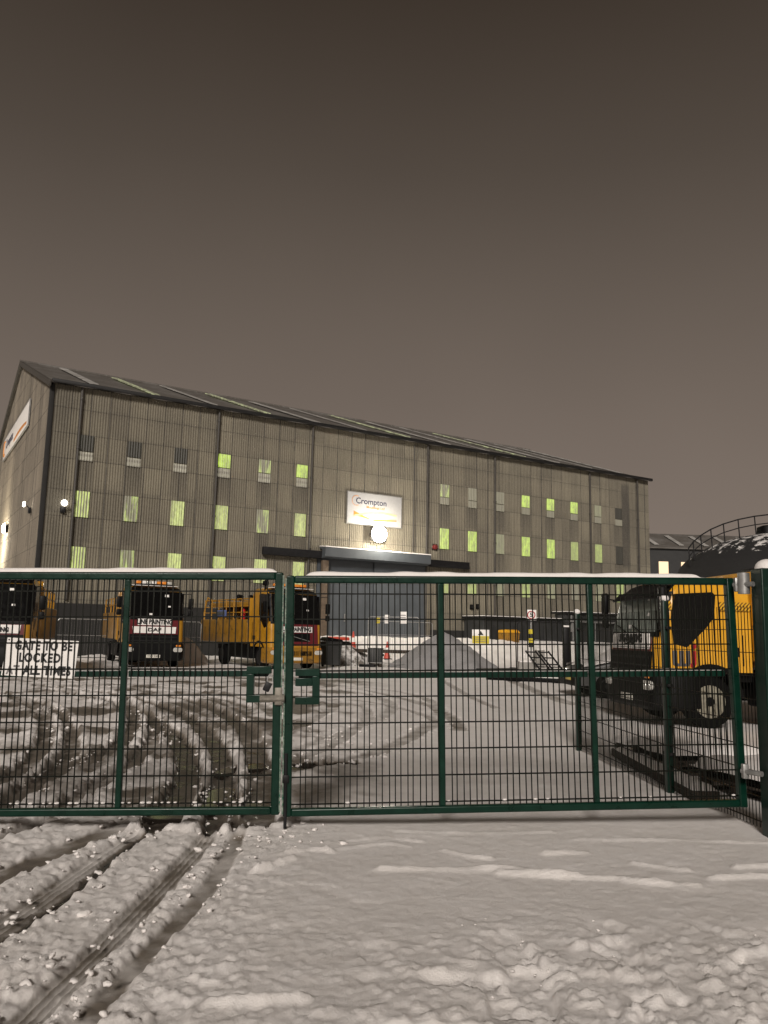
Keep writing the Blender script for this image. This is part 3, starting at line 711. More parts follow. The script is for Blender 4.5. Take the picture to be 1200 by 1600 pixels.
for (p, q), (p2, q2) in zip(posts, posts[1:]): tube(bm, q, q2, .035, 6); tube(bm, p.lerp(q, .55), p2.lerp(q2, .55), .028, 6)
finish(bm, 'handrail', M['darksteel'], tk)
bm = nb(); lathe(bm, [(Z0+RZ-.15, .55), (Z0+RZ+.35, .5), (Z0+RZ+.45, .25), (Z0+RZ+.45, .001)], 16, 'z', (-1.6, -.3, -.15)); finish(bm, 'vent', M['black'], tk)

# ------------------------------------------------------------------ trucks
def interp(tab, z):
    if z <= tab[0][0]: return tab[0][1]
    for (a, u), (b, v) in zip(tab, tab[1:]):
        if z <= b:
            t = (z-a)/(b-a); return u+(v-u)*t
    return tab[-1][1]
def truck(kind, label, loc, heading, w, L, zb, z1, z2, z3, z4, body, texts, visor=False, beacon='amber', plate='', windmat='glass', bumper='black', signpos=None):
    rz = math.atan2(heading.y, heading.x)-math.pi/2
    T = thing('line_painting_truck', label, 'truck', loc, rz, 'line painting trucks in the yard')
    yf = [(zb, .0), (z1, .0), (z2, -.07), (z3, -.07-(z3-z2)*.27), (z4-.12, -.07-(z3-z2)*.27-.16), (z4, -.07-(z3-z2)*.27-.42)]
    hwt = [(zb, w/2), (z2+.1, w/2), (z3, w/2-.05), (z4-.1, w/2-.09), (z4, w/2-.20)]
    rad = .20
    def front(x, z, off=0.):
        h = interp(hwt, z); y = interp(yf, z); e = max(0, abs(x)-(h-rad)); e = min(e, rad*.999)
        ny = math.sqrt(max(0, 1-(e/rad)**2)); nx = (e/rad)*(1 if x > 0 else -1)
        return Vector((x+nx*off, y-(rad-rad*ny)+ny*off, z))
    def patch(name, xa, xb, za, zc, mat, off=.012, nx=22, nz=8, parent=T, back=-.03):
        fa = xa if callable(xa) else (lambda z: xa); fb_ = xb if callable(xb) else (lambda z: xb)
        def rows(o): 
            out = []
            for j in range(nz+1):
                z = za+(zc-za)*j/nz; h = interp(hwt, z)-.004
                out.append([front(min(max(fa(z)+(fb_(z)-fa(z))*i/nx, -h), h), z, o) for i in range(nx+1)])
            return out
        bm = nb(); V, f1 = grid(bm, rows(off)); B = rows(back)
        # skirt back to the cab so the panel has thickness
        ring = [(0, i) for i in range(nx+1)]+[(j, nx) for j in range(1, nz+1)]+[(nz, i) for i in range(nx-1, -1, -1)]+[(j, 0) for j in range(nz-1, 0, -1)]
        bv = [bm.verts.new(B[j][i]) for j, i in ring]; fv = [V[j][i] for j, i in ring]
        for k in range(len(ring)):
            l = (k+1) % len(ring)
            try: bm.faces.new((fv[k], fv[l], bv[l], bv[k]))
            except ValueError: pass
        bmesh.ops.recalc_face_normals(bm, faces=bm.faces); return finish(bm, name, mat, parent, angle=40)
    # cab shell
    zs = [z1-.02, (z1+z2)/2, z2, z2+.15, (z2+z3)/2, z3, z4-.12, z4-.05, z4]; bm = nb(); P = []
    for z in zs:
        h = interp(hwt, z); xs = [-h, -h+.01, -h+.04, -h+.09, -h+.15, -h+.22]+list(np.linspace(-h+.4, h-.4, 7))+[h-.22, h-.15, h-.09, h-.04, h-.01, h]
        ring = [front(x, z) for x in xs]; inset = .12 if z == z4 else 0
        ring += [Vector((h, -L*.5, z)), Vector((h, -L+.06+inset, z)), Vector((h-.06, -L+inset, z)), Vector((-h+.06, -L+inset, z)), Vector((-h, -L+.06+inset, z)), Vector((-h, -L*.5, z))]
        P.append([bm.verts.new(p) for p in ring])
    for A, B in zip(P, P[1:]):
        for i in range(len(A)):
            j = (i+1) % len(A); bm.faces.new((A[i], A[j], B[j], B[i]))
    bm.faces.new(P[0][::-1]); bm.faces.new(P[-1]); bmesh.ops.recalc_face_normals(bm, faces=bm.faces)
    YP = M['yellow'] if visor else M['yellowdim']; cab = finish(bm, 'cab', YP, T, angle=38)
    # door outline grooves
    for sx in (-1, 1):
        bm = nb(); X = sx*(w/2+.004)
        for y in (-.38, -L+.22): box(bm, (X, y, (z1+z2)/2+.05), (.012, .016, z2-z1-.1))
        finish(bm, 'door_seam', M['black'], cab, smooth=False)
    patch('windscreen', lambda z: -interp(hwt, z)+.125, lambda z: interp(hwt, z)-.125, z2+.03, z3, M[windmat], .014)
    for sx in (-1, 1): patch('windscreen_pillar', lambda z: sx*(interp(hwt, z)-.12), lambda z: sx*(interp(hwt, z)-.015), z2+.03, z3, M['black'], .013, 8)
    ws = w/2-.21
    patch('bonnet_panel', lambda z: -ws+.12*(z1+.1-z)*-.3, lambda z: ws, z1+.05, z2+.02, M['red'], .010)
    for sx, zz, ww in ((-.55, z2+(z3-z2)*.80, .16), (-.62, z2+(z3-z2)*.42, .10), (.1, z2+(z3-z2)*.12, .12)):
        patch('windscreen_sticker', sx, sx+ww, zz, zz+ww*.6, M['white'], .0165, 4, 2)
    patch('scuttle', -w/2+.06, w/2-.06, z2-.06, z2+.03, M['black'], .02)
    for i, sx in enumerate((-.45, .25)):
        bm = nb(); tube(bm, front(sx, z2+.02, .03), front(sx+.5, z2+.16, .03), .011, 6); finish(bm, 'wiper', M['black'], T)
    # side windows
    for sx in (-1, 1):
        h = w/2; poly = [(-.42, z3-.05), (-.33, z2+.28), (-.36, z2-.18), (-.62, z2-.24), (-1.0, z2+.12), (-1.16, z2+.32), (-1.2, z3-.06), (-1.14, z3)]
        bm = nb(); prism(bm, poly, 'x', sx*(h-.05), sx*(h+.008)); finish(bm, 'door_window', M['glass'], T, smooth=False)
        bm = nb(); box(bm, (sx*(h+.012), -L+.42, z1+.35), (.03, .24, .17), .02); finish(bm, 'door_handle', M['black'], T)
        bm = nb(); y = -.12
        path(bm, [(sx*(h-.04), y-.1, z3-.1), (sx*(h+.16), y+.04, z3-.07), (sx*(h+.24), y+.06, z3-.1), (sx*(h+.24), y+.06, z2+.2), (sx*(h+.16), y+.04, z2+.16), (sx*(h-.04), y-.1, z2+.2)], .014, 6)
        mr = finish(bm, 'mirror_arm', M['black'], T)
        bm = nb(); box(bm, (sx*(h+.24), y+.06, z2+.62), (.20, .12, .44), .04); box(bm, (sx*(h+.24), y+.06, z2+.22), (.19, .11, .24), .04); finish(bm, 'mirror', M['black'], mr)
    if kind == 'volvo':
        patch('grille', -.62, .62, z1+.22, z1+.56, M['black'], .02)
        bm = nb(); tube(bm, front(-.6, z1+.24, .035), front(.6, z1+.54, .035), .014, 6); finish(bm, 'grille_bar', M['galv'], T)
        patch('lower_grille', -.7, .7, z1-.36, z1-.17, M['black'], .07)
    else:
        patch('lower_grille', lambda z: -.95, lambda z: .95, z1-.30, z1+.33, M['black'], .022)
        for zz in (z1-.1, z1+.05, z1+.2):
            patch('grille_slat', -.9, .9, zz, zz+.04, M['darksteel'], .034, nz=1)
        gb = patch('grille_bar', lambda z: -.86+.10*(z1+.60-z), lambda z: .86-.10*(z1+.60-z), z1+.37, z1+.63, M['white'], .035, nz=3)
        p = front(0, z1+.5, .045); text('lettering', 'DAF', .19, M['darksteel'], gb, p, (R(90), 0, R(180)), bold=.006, sx=1.5)
    # bumper and lower cab
    bm = nb(); P = []
    for z in (zb, zb+.06, z1-.12, z1-.02):
        o = .05 if zb < z < z1-.05 else .0; P.append([front(x, max(z, zb), o)+Vector((0, .02, 0)) for x in np.linspace(-w/2+.003, w/2-.003, 25)])
    V, _ = grid(bm, P); 
    g = bmesh.ops.extrude_face_region(bm, geom=bm.faces[:]); bmesh.ops.translate(bm, vec=(0, -.55, 0), verts=[v for v in g['geom'] if isinstance(v, bmesh.types.BMVert)])
    bmesh.ops.recalc_face_normals(bm, faces=bm.faces); finish(bm, 'bumper', M['yellowdirty'] if bumper == 'yellow' else M['black'], T)
    for sx in (-1, 1):
        bm = nb(); box(bm, (sx*(w/2-.13), -.62, (zb+z1)/2), (.26, .5, z1-zb-.08), .03)
        for zz in (zb+.12, zb+.40): box(bm, (sx*(w/2+.01), -.60, zz), (.06, .40, .03), .01)
        finish(bm, 'step', M['black'], T)
        x0 = sx*(w/2-.22); p = front(x0, zb+.44, .062)
        bm = nb(); pr = rounded(.36, .17, .07); prism(bm, [(p.x+u, p.z+v) for u, v in pr], 'y', p.y-.05, p.y+.01); hl = finish(bm, 'headlight', M['clearlens'], T)
        bm = nb()
        for dx in (-.08, .07): lathe(bm, [(p.y+.005, .06), (p.y+.02, .055), (p.y+.022, .001)], 14, 'y', (p.x+dx, 0, p.z))
        finish(bm, 'lens', M['clearlens'], hl)
        bm = nb(); box(bm, (p.x+sx*.02, p.y+.005, p.z+.16), (.2, .03, .07), .01); finish(bm, 'indicator', M['amber'], T)
    p = front(0, zb+.18, .075)
    bm = nb(); box(bm, p, (.54, .02, .12), .004); pl = finish(bm, 'number_plate', M['plate'], T)
    if plate: text('lettering', plate, .105, M['ink'], pl, p+Vector((0, .013, 0)), (R(90), 0, R(180)), ext=.002, bold=.002)
    # sign below the windscreen
    for body_txt, zc, size, wid in texts:
        p = front(0, zc, .03); bm = nb(); box(bm, p, (wid, .012, size*1.25), .003, (math.atan2(.07, z2-z1), 0, 0)); sb = finish(bm, 'sign_plate', M['white'], T)
        text('lettering', body_txt, size*1.28, M['ink'], sb, p+Vector((0, .012, 0)), (R(90), 0, R(180)), ext=.003, bold=.012, sx=.80, spacing=1.0)
    # sun visor, beacons
    patch('roof_front', lambda z: -interp(hwt, z)+.05, lambda z: interp(hwt, z)-.05, z3+.012, z4-.06, M['black'], .012)
    if visor:
        bm = nb()
        P = [[front(x, z3+.06, .02) for x in np.linspace(-w/2+.12, w/2-.12, 14)], [front(x, z3+.02, .14)+Vector((0, 0, -.02)) for x in np.linspace(-w/2+.12, w/2-.12, 14)], [front(x, z3-.12, .20)+Vector((0, 0, .0)) for x in np.linspace(-w/2+.12, w/2-.12, 14)]]
        grid(bm, P); bmesh.ops.recalc_face_normals(bm, faces=bm.faces); bmesh.ops.solidify(bm, geom=bm.faces[:], thickness=.03); finish(bm, 'sun_visor', M['black'], T)
    if beacon:
        bm = nb(); box(bm, (0, -.85, z4+.05), (w*.62, .28, .08), .02); bb = finish(bm, 'beacon_base', M['darksteel'], T)
        cells = ['amber', 'white', 'clearlens', 'white', 'amber', 'amber', 'clearlens'] if beacon == 'bar' else ['amber']*5
        for i, c in enumerate(cells):
            ww = w*.62/len(cells); bm = nb(); box(bm, (w*.31-ww*(i+.5), -.85, z4+.15), (ww-.02, .26, .12), .03); finish(bm, 'beacon_lens', M[c], bb)
    # chassis and wheels
    bm = nb()
    for sx in (-.42, .42): box(bm, (sx, -L/2-3.2, .78), (.09, 6.6, .24), .01)
    box(bm, (0, -1.3, .55), (1.9, .16, .16)); box(bm, (0, -5.2, .55), (1.8, .16, .16)); box(bm, (0, -1.2, z1-.1), (w-.5, 1.6, .2))
    finish(bm, 'chassis', M['black'], T, smooth=False)
    bm = nb()
    for sx in (-1, 1): box(bm, (sx*(w/2-.33), -3.3, .68), (.5, 2.5, .62), .06); 
    finish(bm, 'underbody_dark_fill', M['black'], T)  # black boxes added to fill the shaded gap under the body
    def wheel(x, y, sx):
        bm = nb(); r = .47; tp = [(-.14, .29), (-.15, .36), (-.14, .44), (-.11, r), (.11, r), (.14, .44), (.15, .36), (.14, .29)]
        lathe(bm, tp, 32); wv = finish(bm, 'wheel', M['rubber'], T); wv.location = (x, y, r)
        bm = nb(); lathe(bm, [(sx*.15, .295), (sx*.13, .27), (sx*.06, .22), (sx*.05, .16), (sx*.11, .12), (sx*.12, .09), (sx*.12, .001)], 32); finish(bm, 'rim', M['rim'] if visor else M['darksteel'], wv)
        bm = nb()
        for k in range(8): lathe(bm, [(sx*.05, .022), (sx*.085, .020), (sx*.09, .001)], 6, 'x', (0, .19*math.cos(k*.785), .19*math.sin(k*.785)))
        lathe(bm, [(sx*.115, .10), (sx*.15, .085), (sx*.16, .001)], 16); finish(bm, 'hub', M['black'], wv)
    for sx in (-1, 1):
        wheel(sx*(w/2-.19), -1.05, sx); wheel(sx*(w/2-.20), -5.2, sx)
        bm = nb(); n = 14; po = [(-1.05+.62*math.cos(math.pi*k/n), .55+.60*math.sin(math.pi*k/n)) for k in range(n+1)]; pi_ = [(-1.05+.54*math.cos(math.pi*k/n), .53+.53*math.sin(math.pi*k/n)) for k in range(n, -1, -1)]
        prism(bm, po+pi_, 'x', sx*(w/2-.42), sx*(w/2+.02)); finish(bm, 'mudguard', M['black'], T, angle=30)
    # body
    y0 = -L-.25
    if body == 'tank':
        bm = nb()
        for sx in (-1, 1): box(bm, (sx*(w/2-.16), y0-2.9, 1.52), (.34, 5.6, 1.05), .05)
        box(bm, (0, y0-2.9, 1.2), (w-.7, 5.5, .3)); lk = finish(bm, 'side_locker', M['yellowdirty'], T)
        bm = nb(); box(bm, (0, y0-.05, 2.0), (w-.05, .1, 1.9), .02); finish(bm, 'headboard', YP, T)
        bm = nb(); lathe(bm, [(y0-4.9, .001), (y0-4.9, .45), (y0-4.75, .58), (y0-3.0, .58), (y0-2.85, .45), (y0-2.85, .001)], 24, 'y', (.1, 0, 2.15)); finish(bm, 'paint_tank', M['yellowdirty'], T)
        bm = nb()
        for x in (-w/2+.1, w/2-.1):
            for z in (2.35, 2.62, 2.95): tube(bm, (x, y0-.1, z), (x, y0-5.5, z), .026, 6)
            for k in range(7): tube(bm, (x, y0-.1-k*.9, 2.0), (x, y0-.1-k*.9, 2.95), .026, 6)
            path(bm, [(x, y0-4.6, 2.95), (x, y0-5.2, 3.1), (x, y0-5.6, 2.4), (x, y0-5.6, 1.6)], .03, 6)
        for k in (0, 3, 6): tube(bm, (-w/2+.1, y0-.1-k*.9, 2.95), (w/2-.1, y0-.1-k*.9, 2.95), .026, 6)
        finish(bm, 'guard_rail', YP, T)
        bm = nb(); box(bm, (0, y0-2.6, 2.72), (w-.2, 4.6, .22), .03); finish(bm, 'walkway', M['yellowdirty'], T)
        bm = nb(); box(bm, (w/2-.03, y0-3.2, 2.32), (.05, 1.15, .30), .01); lb = finish(bm, 'label_panel', M['bluelabel'], T)
        bm = nb(); box(bm, (w/2, y0-3.2, 2.32), (.02, .95, .18), .005); finish(bm, 'label_face', M['bluegrey'], lb)
        bm = nb()
        lathe(bm, [(1.95, .11), (2.45, .11), (2.52, .06), (2.58, .05), (2.58, .001)], 14, 'z', (w/2-.22, y0-1.1, 0)); finish(bm, 'fire_extinguisher', M['redlens'], T)
        bm = nb()
        for k in range(5): lathe(bm, [(2.95, .001), (2.95, .10), (3.15, .12), (3.2, .05), (3.2, .001)], 10, 'z', (-.5+.3*k, y0-2.4-.4*(k % 2), 0))
        path(bm, [(w/2-.3, y0-2.2, 2.1), (w/2-.1, y0-2.1, 2.5), (w/2-.15, y0-1.8, 2.6), (w/2-.1, y0-1.6, 2.2)], .035, 6)
        finish(bm, 'valves', M['black'], T)
        bm = nb(); tube(bm, (w/2-.12, -.9, z4-.1), (w/2-.12, -.9, z4+.55), .05, 8); box(bm, (w/2-.12, -.9, z4+.2), (.22, .22, .2), .04); finish(bm, 'exhaust_stack', M['black'], T)
    else:
        bm = nb(); box(bm, (0, y0-2.9, 1.65), (w+.06, 5.6, 1.15), .04); finish(bm, 'side_locker', M['yellowdirty'], T)
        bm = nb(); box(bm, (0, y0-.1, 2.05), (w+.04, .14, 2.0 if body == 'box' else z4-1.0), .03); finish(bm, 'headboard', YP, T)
        bm = nb()
        for x in (-w/2+.08, w/2-.08):
            for z in (2.55, 2.85): tube(bm, (x, y0-.1, z), (x, y0-5.4, z), .03, 6)
            for k in range(6): tube(bm, (x, y0-.1-k*1.05, 2.2), (x, y0-.1-k*1.05, 2.85), .03, 6)
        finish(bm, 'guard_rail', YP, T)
        bm = nb(); lathe(bm, [(y0-4.6, .001), (y0-4.6, .5), (y0-4.4, .6), (y0-1.2, .6), (y0-1.0, .5), (y0-1.0, .001)], 20, 'y', (0, 0, 2.4)); finish(bm, 'paint_tank', M['yellowdirty'], T)
        bm = nb(); box(bm, (-.4, y0-.35, 2.75), (.7, .4, .5), .05); finish(bm, 'generator', M['darksteel'], T)
    bm = nb(); box(bm, (0, -L*.55, z4+.012), (w-.5, L*.62, .025), .01); finish(bm, 'snow_cap', M['snowcap'], T)
    T['_front'] = 0
    return T, front

def hd(psi): return Vector((math.sin(R(psi)), -math.cos(R(psi)), 0))
def across(psi): return Vector((math.cos(R(psi)), math.sin(R(psi)), 0))
# far left truck, its right half in the frame
w = 2.35; p = Vector((-10.80, 25.2, 0))-across(17)*w/2
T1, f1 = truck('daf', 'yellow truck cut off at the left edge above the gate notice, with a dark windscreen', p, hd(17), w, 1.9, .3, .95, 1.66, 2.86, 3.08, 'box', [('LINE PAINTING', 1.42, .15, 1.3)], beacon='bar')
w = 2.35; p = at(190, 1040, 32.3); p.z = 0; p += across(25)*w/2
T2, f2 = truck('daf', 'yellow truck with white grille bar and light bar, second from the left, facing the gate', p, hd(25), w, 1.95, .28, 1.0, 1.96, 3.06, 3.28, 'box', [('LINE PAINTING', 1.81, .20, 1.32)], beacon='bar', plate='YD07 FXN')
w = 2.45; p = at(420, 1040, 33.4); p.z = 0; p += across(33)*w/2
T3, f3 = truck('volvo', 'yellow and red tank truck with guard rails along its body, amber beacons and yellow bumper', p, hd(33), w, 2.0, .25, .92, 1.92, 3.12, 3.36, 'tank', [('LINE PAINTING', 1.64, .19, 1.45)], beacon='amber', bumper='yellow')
b = R(84); u = Vector((-math.sin(b), -math.cos(b), 0)); rgt = Vector((u.y, -u.x, 0)); w = 2.25
A = Vector((4.97, 14.85, 0)); p = A+rgt*w/2
T4, f4 = truck('daf', 'yellow truck seen side-on behind the mesh fence, grey and red letters on its door', p, u, w, 1.92, .30, 1.02, 1.68, 2.46, 2.72, 'tall', [('LINE PAINTING', 1.58, .16, 1.7)], visor=True, beacon=None, windmat='frostglass')
# door logo and chevrons on the near side (its left, -x)
LX = -w/2-.012
bm = nb(); y0_, z0_ = -.33, 1.10      # rounded lower-case w: three uprights on a rounded foot
for k in range(3): prism(bm, [(y0_-.13*k, z0_+.05), (y0_-.13*k-.088, z0_+.05), (y0_-.13*k-.088, z0_+.28), (y0_-.13*k, z0_+.28)], 'x', LX, LX+.01)
prism(bm, [(y0_, z0_+.0495), (y0_-.03, z0_+.01), (y0_-.08, z0_), (y0_-.27, z0_), (y0_-.32, z0_+.01), (y0_-.345, z0_+.0495)], 'x', LX, LX+.01)
finish(bm, 'door_logo', simple('grey_logo', (.09, .085, .09), .5), T4, smooth=False)
bm = nb(); y1_ = y0_-.355
prism(bm, [(y1_-.02, z0_+.28), (y1_-.10, z0_+.28), (y1_-.10, z0_+.04), (y1_-.07, z0_-.01), (y1_-.03, z0_-.02), (y1_+.01, z0_-.015), (y1_+.01, z0_+.05), (y1_-.02, z0_+.06)], 'x', LX, LX+.01)
finish(bm, 'door_logo', M['redink'], T4, smooth=False)
bm = nb(); lathe(bm, [(LX, .001), (LX, .05), (LX+.01, .05), (LX+.01, .001)], 18, 'x', (0, y1_-.06, z0_+.36)); finish(bm, 'door_logo', M['redink'], T4, smooth=False)
for y, ww in ((-.28, .12), (-1.34, .14), (-1.72, .30)):
    bm = nb(); box(bm, (-w/2-.004, y, 2.20), (.012, ww, .16)); finish(bm, 'chevron_strip', M['hazard'], T4, smooth=False)
bm = nb(); box(bm, (-w/2+.1, -.30, 2.60), (.10, .16, .05), .02); finish(bm, 'marker_lamp', M['black'], T4)

# ------------------------------------------------------------------ entrance gates
GT = R(1.3)
def leaf(label, origin, yaw, length, bays, boxside, top=1.95):
    """local x along the leaf from the meeting stile, z up from the bottom rail"""
    g = thing('mesh_gate', label, 'gate', origin, 0, 'pair of green entrance gates', rot=(0, -GT, yaw)); s = 1 if length > 0 else -1; L = abs(length)
    bm = nb()
    for z in (.031, top-.031): box(bm, (s*L/2, 0, z), (L-.13, .065, .062), .014, None, 3)
    for x in (.034, L-.034): box(bm, (s*x, 0, top/2), (.068, .075, top), .012, None, 3)
    finish(bm, 'frame', M['green'], g, angle=50, flat=True)
    xs = [.08]+[L*k/bays for k in range(1, bays)]+[L-.08]
    for k in range(1, bays):
        bm = nb(); box(bm, (s*L*k/bays, 0, top/2), (.048, .05, top-.12), .008); finish(bm, 'upright', M['green'], g, angle=50, flat=True)
    bm = nb()
    for a, b_ in zip(xs, xs[1:]): box(bm, (s*(a+b_)/2, .032, 1.115), (b_-a-.06, .036, .05), .004)
    finish(bm, 'mid_rail', M['green'], g, flat=True)
    bm = nb(); n = int(round((L-.16)/.0525))
    yb = .0
    for k in range(1, n):
        x = .08+(L-.16)*k/n; wob = random.uniform(-.006, .006); box(bm, (s*(x+wob), yb, top/2), (.0085, .0085, top-.10), 0, (0, R(random.uniform(-.22, .22)), 0))
    z = .09
    while z < top-.05: box(bm, (s*L/2, yb+.007, z), (L-.12, .009, .011), 0, (0, R(random.uniform(-.03, .03)), 0)); z += .213
    finish(bm, 'mesh_infill', M['wire'], g, smooth=False)
    # lock box frame beside the meeting stile
    bm = nb(); X0, X1 = .085, .285; zc, hh = 1.03, .29
    for z in (zc-hh/2+.03, zc+hh/2-.03): box(bm, (s*(X0+X1)/2, -.005, z), (X1-X0, .075, .06), .004)
    box(bm, (s*(X1-.03), -.004, zc), (.06, .073, hh-.122), .004)
    if s > 0: box(bm, (s*(X0+.07), 0, zc+.035), (.14, .05, .065), .004)
    lb = finish(bm, 'lock_box', M['green'], g, flat=True)
    if s < 0:
        bm = nb(); tube(bm, (-.17, -.05, zc-hh/2+.03), (.03, -.05, zc-hh/2+.035), .03, 10); box(bm, (-.02, -.052, zc-hh/2+.05), (.06, .03, .14), .006); finish(bm, 'slide_bolt', M['rawsteel'], g)
    else:
        bm = nb(); tube(bm, (.02, -.045, -.085), (.02, -.045, .5), .013, 8); box(bm, (.02, -.045, .3), (.05, .03, .06), .004); finish(bm, 'drop_bolt', M['darksteel'], g)
    bm = nb(); box(bm, (s*-.003, -.041, top/2), (.012, .006, top-.05)); finish(bm, 'worn_edge', M['wornedge'], g, smooth=False)
    # snow lying along the rails
    def cap(x0, x1, z, h, wd, name='snow_cap', yo=0.):
        bm = nb(); n = int((x1-x0)/.035)+2; P = []
        for i in range(n+1):
            x = x0+(x1-x0)*i/n; e = min(1, min(x-x0, x1-x)/.10); hh_ = h*math.sqrt(max(0, e*(2-e)))*(.82+.36*float(vnoise(np.array([x*6.]), np.array([z*7+x0]), 3)[0]))+.0015
            P.append([Vector((s*x, yo+wd*math.cos(R(a)), z+hh_*math.sin(R(a)))) for a in range(0, 181, 20)])
        grid(bm, P); bmesh.ops.recalc_face_normals(bm, faces=bm.faces); return finish(bm, name, M['snowcap'], g, angle=80)
    if s > 0: cap(.16, L-.30, top+.001, .034, .036)
    else: cap(.05, L-.02, top+.001, .034, .036)
    for a, b_ in zip(xs, xs[1:]): cap(a+.04, b_-.04, 1.141, .016, .020, yo=.034)
    bm = nb()
    for k in range(1, n):
        x = .08+(L-.16)*(k+.5)/n
        if (s < 0 and random.random() < .75) or random.random() < .10:
            r = random.uniform(.008, .015); vs = bmesh.ops.create_icosphere(bm, subdivisions=1, radius=r)['verts']; bmesh.ops.scale(bm, vec=(1.6, 1, .8), verts=vs); bmesh.ops.translate(bm, vec=(s*x, yb, .098), verts=vs)
    if len(bm.verts): finish(bm, 'snow_crumbs', M['snowcap'], g)['kind'] = 'stuff'
    else: bm.free()
    return g
gL = leaf('left green mesh gate carrying the white locking notice, snow along its top rail', (-.79, 6.8, .115), R(1.5), -3.88, 3, 1)
gR = leaf('right green mesh gate without a notice, hinged on the thick green post', (-.765, 6.82, .095), R(4.9), 3.92, 3, 1, 1.945)
def on_leaf(g, x, y, z):
    bpy.context.view_layer.update(); return g.matrix_world @ Vector((x, y, z))
pd = thing('padlock', 'dark padlock hanging in the lock box of the left gate', 'padlock', on_leaf(gL, -.115, -.03, .99), 0)
bm = nb(); box(bm, (0, 0, .02), (.055, .03, .075), .008, (0, R(24), 0)); finish(bm, 'lock_body', M['darksteel'], pd)
bm = nb(); path(bm, [(.02+.022*math.cos(a), 0, .075+.04*math.sin(a)) for a in np.linspace(-.3, math.pi+.3, 9)], .006, 6); finish(bm, 'shackle', M['galv'], pd)
ns = thing('gate_notice', 'white notice with black capitals fixed behind the mesh of the left gate', 'notice', on_leaf(gL, -2.005, .052, 1.195), 0, rot=(0, R(.4), R(1.5)))
ns.location = on_leaf(gL, -1.995, .0075, 1.243); ns.scale = (.955, 1, 1)
bm = nb(); V = prism(bm, [(-.312, -.145), (.312, -.158), (.326, .148), (-.285, .162)], 'y', 0, .004); finish(bm, 'board', M['white'], ns, smooth=False)
text('lettering', 'GATE TO BE', .099, M['ink'], ns, (.03, -.001, .098), (R(90), 0, 0), ext=.001, bold=.0045, sx=.80, spacing=1.14)
text('lettering', 'LOCKED', .099, M['ink'], ns, (.005, -.001, 0.0), (R(90), 0, 0), ext=.001, bold=.0045, sx=.84, spacing=1.14)
text('lettering', 'ALL TIMES', .099, M['ink'], ns, (.075, -.001, -.102), (R(90), 0, 0), ext=.001, bold=.0045, sx=.80, spacing=1.14)
text('lettering', 'AT', .099, M['fadedink'], ns, (-.215, -.001, -.102), (R(90), 0, 0), ext=.001, bold=.004, sx=.80, spacing=1.14)
bm = nb()
for x, z in ((-.27, .145), (.31, .135), (.3, -.145), (-.295, -.135)): lathe(bm, [(-.004, .001), (-.004, .006), (.002, .007)], 10, 'y', (x, 0, z))
finish(bm, 'fixing', M['darksteel'], ns)
def gatepost(label, x, y, h, s):
    g = thing('gate_post', label, 'gate post', (x, y, 0)); bm = nb(); box(bm, (0, 0, h/2-.15), (s, s, h+.3), .012, None, 3); finish(bm, 'shaft', M['green2'], g, angle=50, flat=True)
    bm = nb(); bmesh.ops.create_icosphere(bm, subdivisions=3, radius=1.)
    for v in bm.verts: v.co = Vector((v.co.x*s*.50, v.co.y*s*.5, h+max(0, v.co.z)*.085))
    finish(bm, 'snow_cap', M['snowcap'], g); return g
gp1 = gatepost('thick green gate post at the right edge with a dome of snow on top', 3.275, 6.86, 2.19, .20)
bm = nb()
bm.free()
for z in (.5, 2.06):
    bm = nb(); tube(bm, (-.12, .0, z), (-.22, .16, z), .022, 8); box(bm, (-.2, .14, z), (.05, .05, .12), .008); finish(bm, 'hinge', M['galv'], gp1)
bm = nb(); tube(bm, (-.16, .10, 1.98), (-.16, .10, 2.16), .05, 12); finish(bm, 'hinge_sleeve', M['galv'], gp1)
# fence that runs back from the right gate post
def fpost(label, x, y, h, grp='green posts of the side fence'):
    g = thing('fence_post', label, 'fence post', (x, y, 0), R(4), grp); bm = nb(); box(bm, (0, 0, h/2-.15), (.065, .08, h+.3), .006); finish(bm, 'shaft', M['green2'], g)
    bm = nb(); bmesh.ops.create_icosphere(bm, subdivisions=2, radius=1.)
    for v in bm.verts: v.co = Vector((v.co.x*.05, v.co.y*.055, h+.012+v.co.z*.045))
    finish(bm, 'snow_cap', M['snowcap'], g)
fpost('green fence post with a snow cap in front of the yellow truck at the right', 3.03, 8.7, 2.0)
fpost('green fence post with a snow cap at the far end of the side fence', 2.835, 11.8, 1.93)
def fpanel(label, a, b_, h):
    a = Vector(a); b_ = Vector(b_); d = b_-a; L = d.length; g = thing('mesh_fence', label, 'mesh fence', (*a, 0), math.atan2(d.y, d.x), 'mesh panels of the side fence')
    bm = nb(); n = int(L/.05)
    for k in range(n+1): box(bm, (L*k/n, 0, h/2+.03), (.0055, .0055, h))
    for z in np.arange(.08, h, .2): 
        for dy in (-.006, .006): box(bm, (L/2, dy, z), (L, .006, .0065))
    finish(bm, 'wire_mesh', M['wire'], g, smooth=False)
    bm = nb()
    for x in (.02, L-.02):
        for z in (.4, 1.1, 1.7): box(bm, (x, 0, z), (.05, .05, .03), .004)
    finish(bm, 'clip', M['darksteel'], g)
fpanel('short mesh fence panel beside the thick green gate post', (3.24, 7.0), (3.04, 8.66), 1.86)
fpanel('longer mesh fence panel between two snow-capped green posts', (3.02, 8.74), (2.84, 11.76), 1.86)

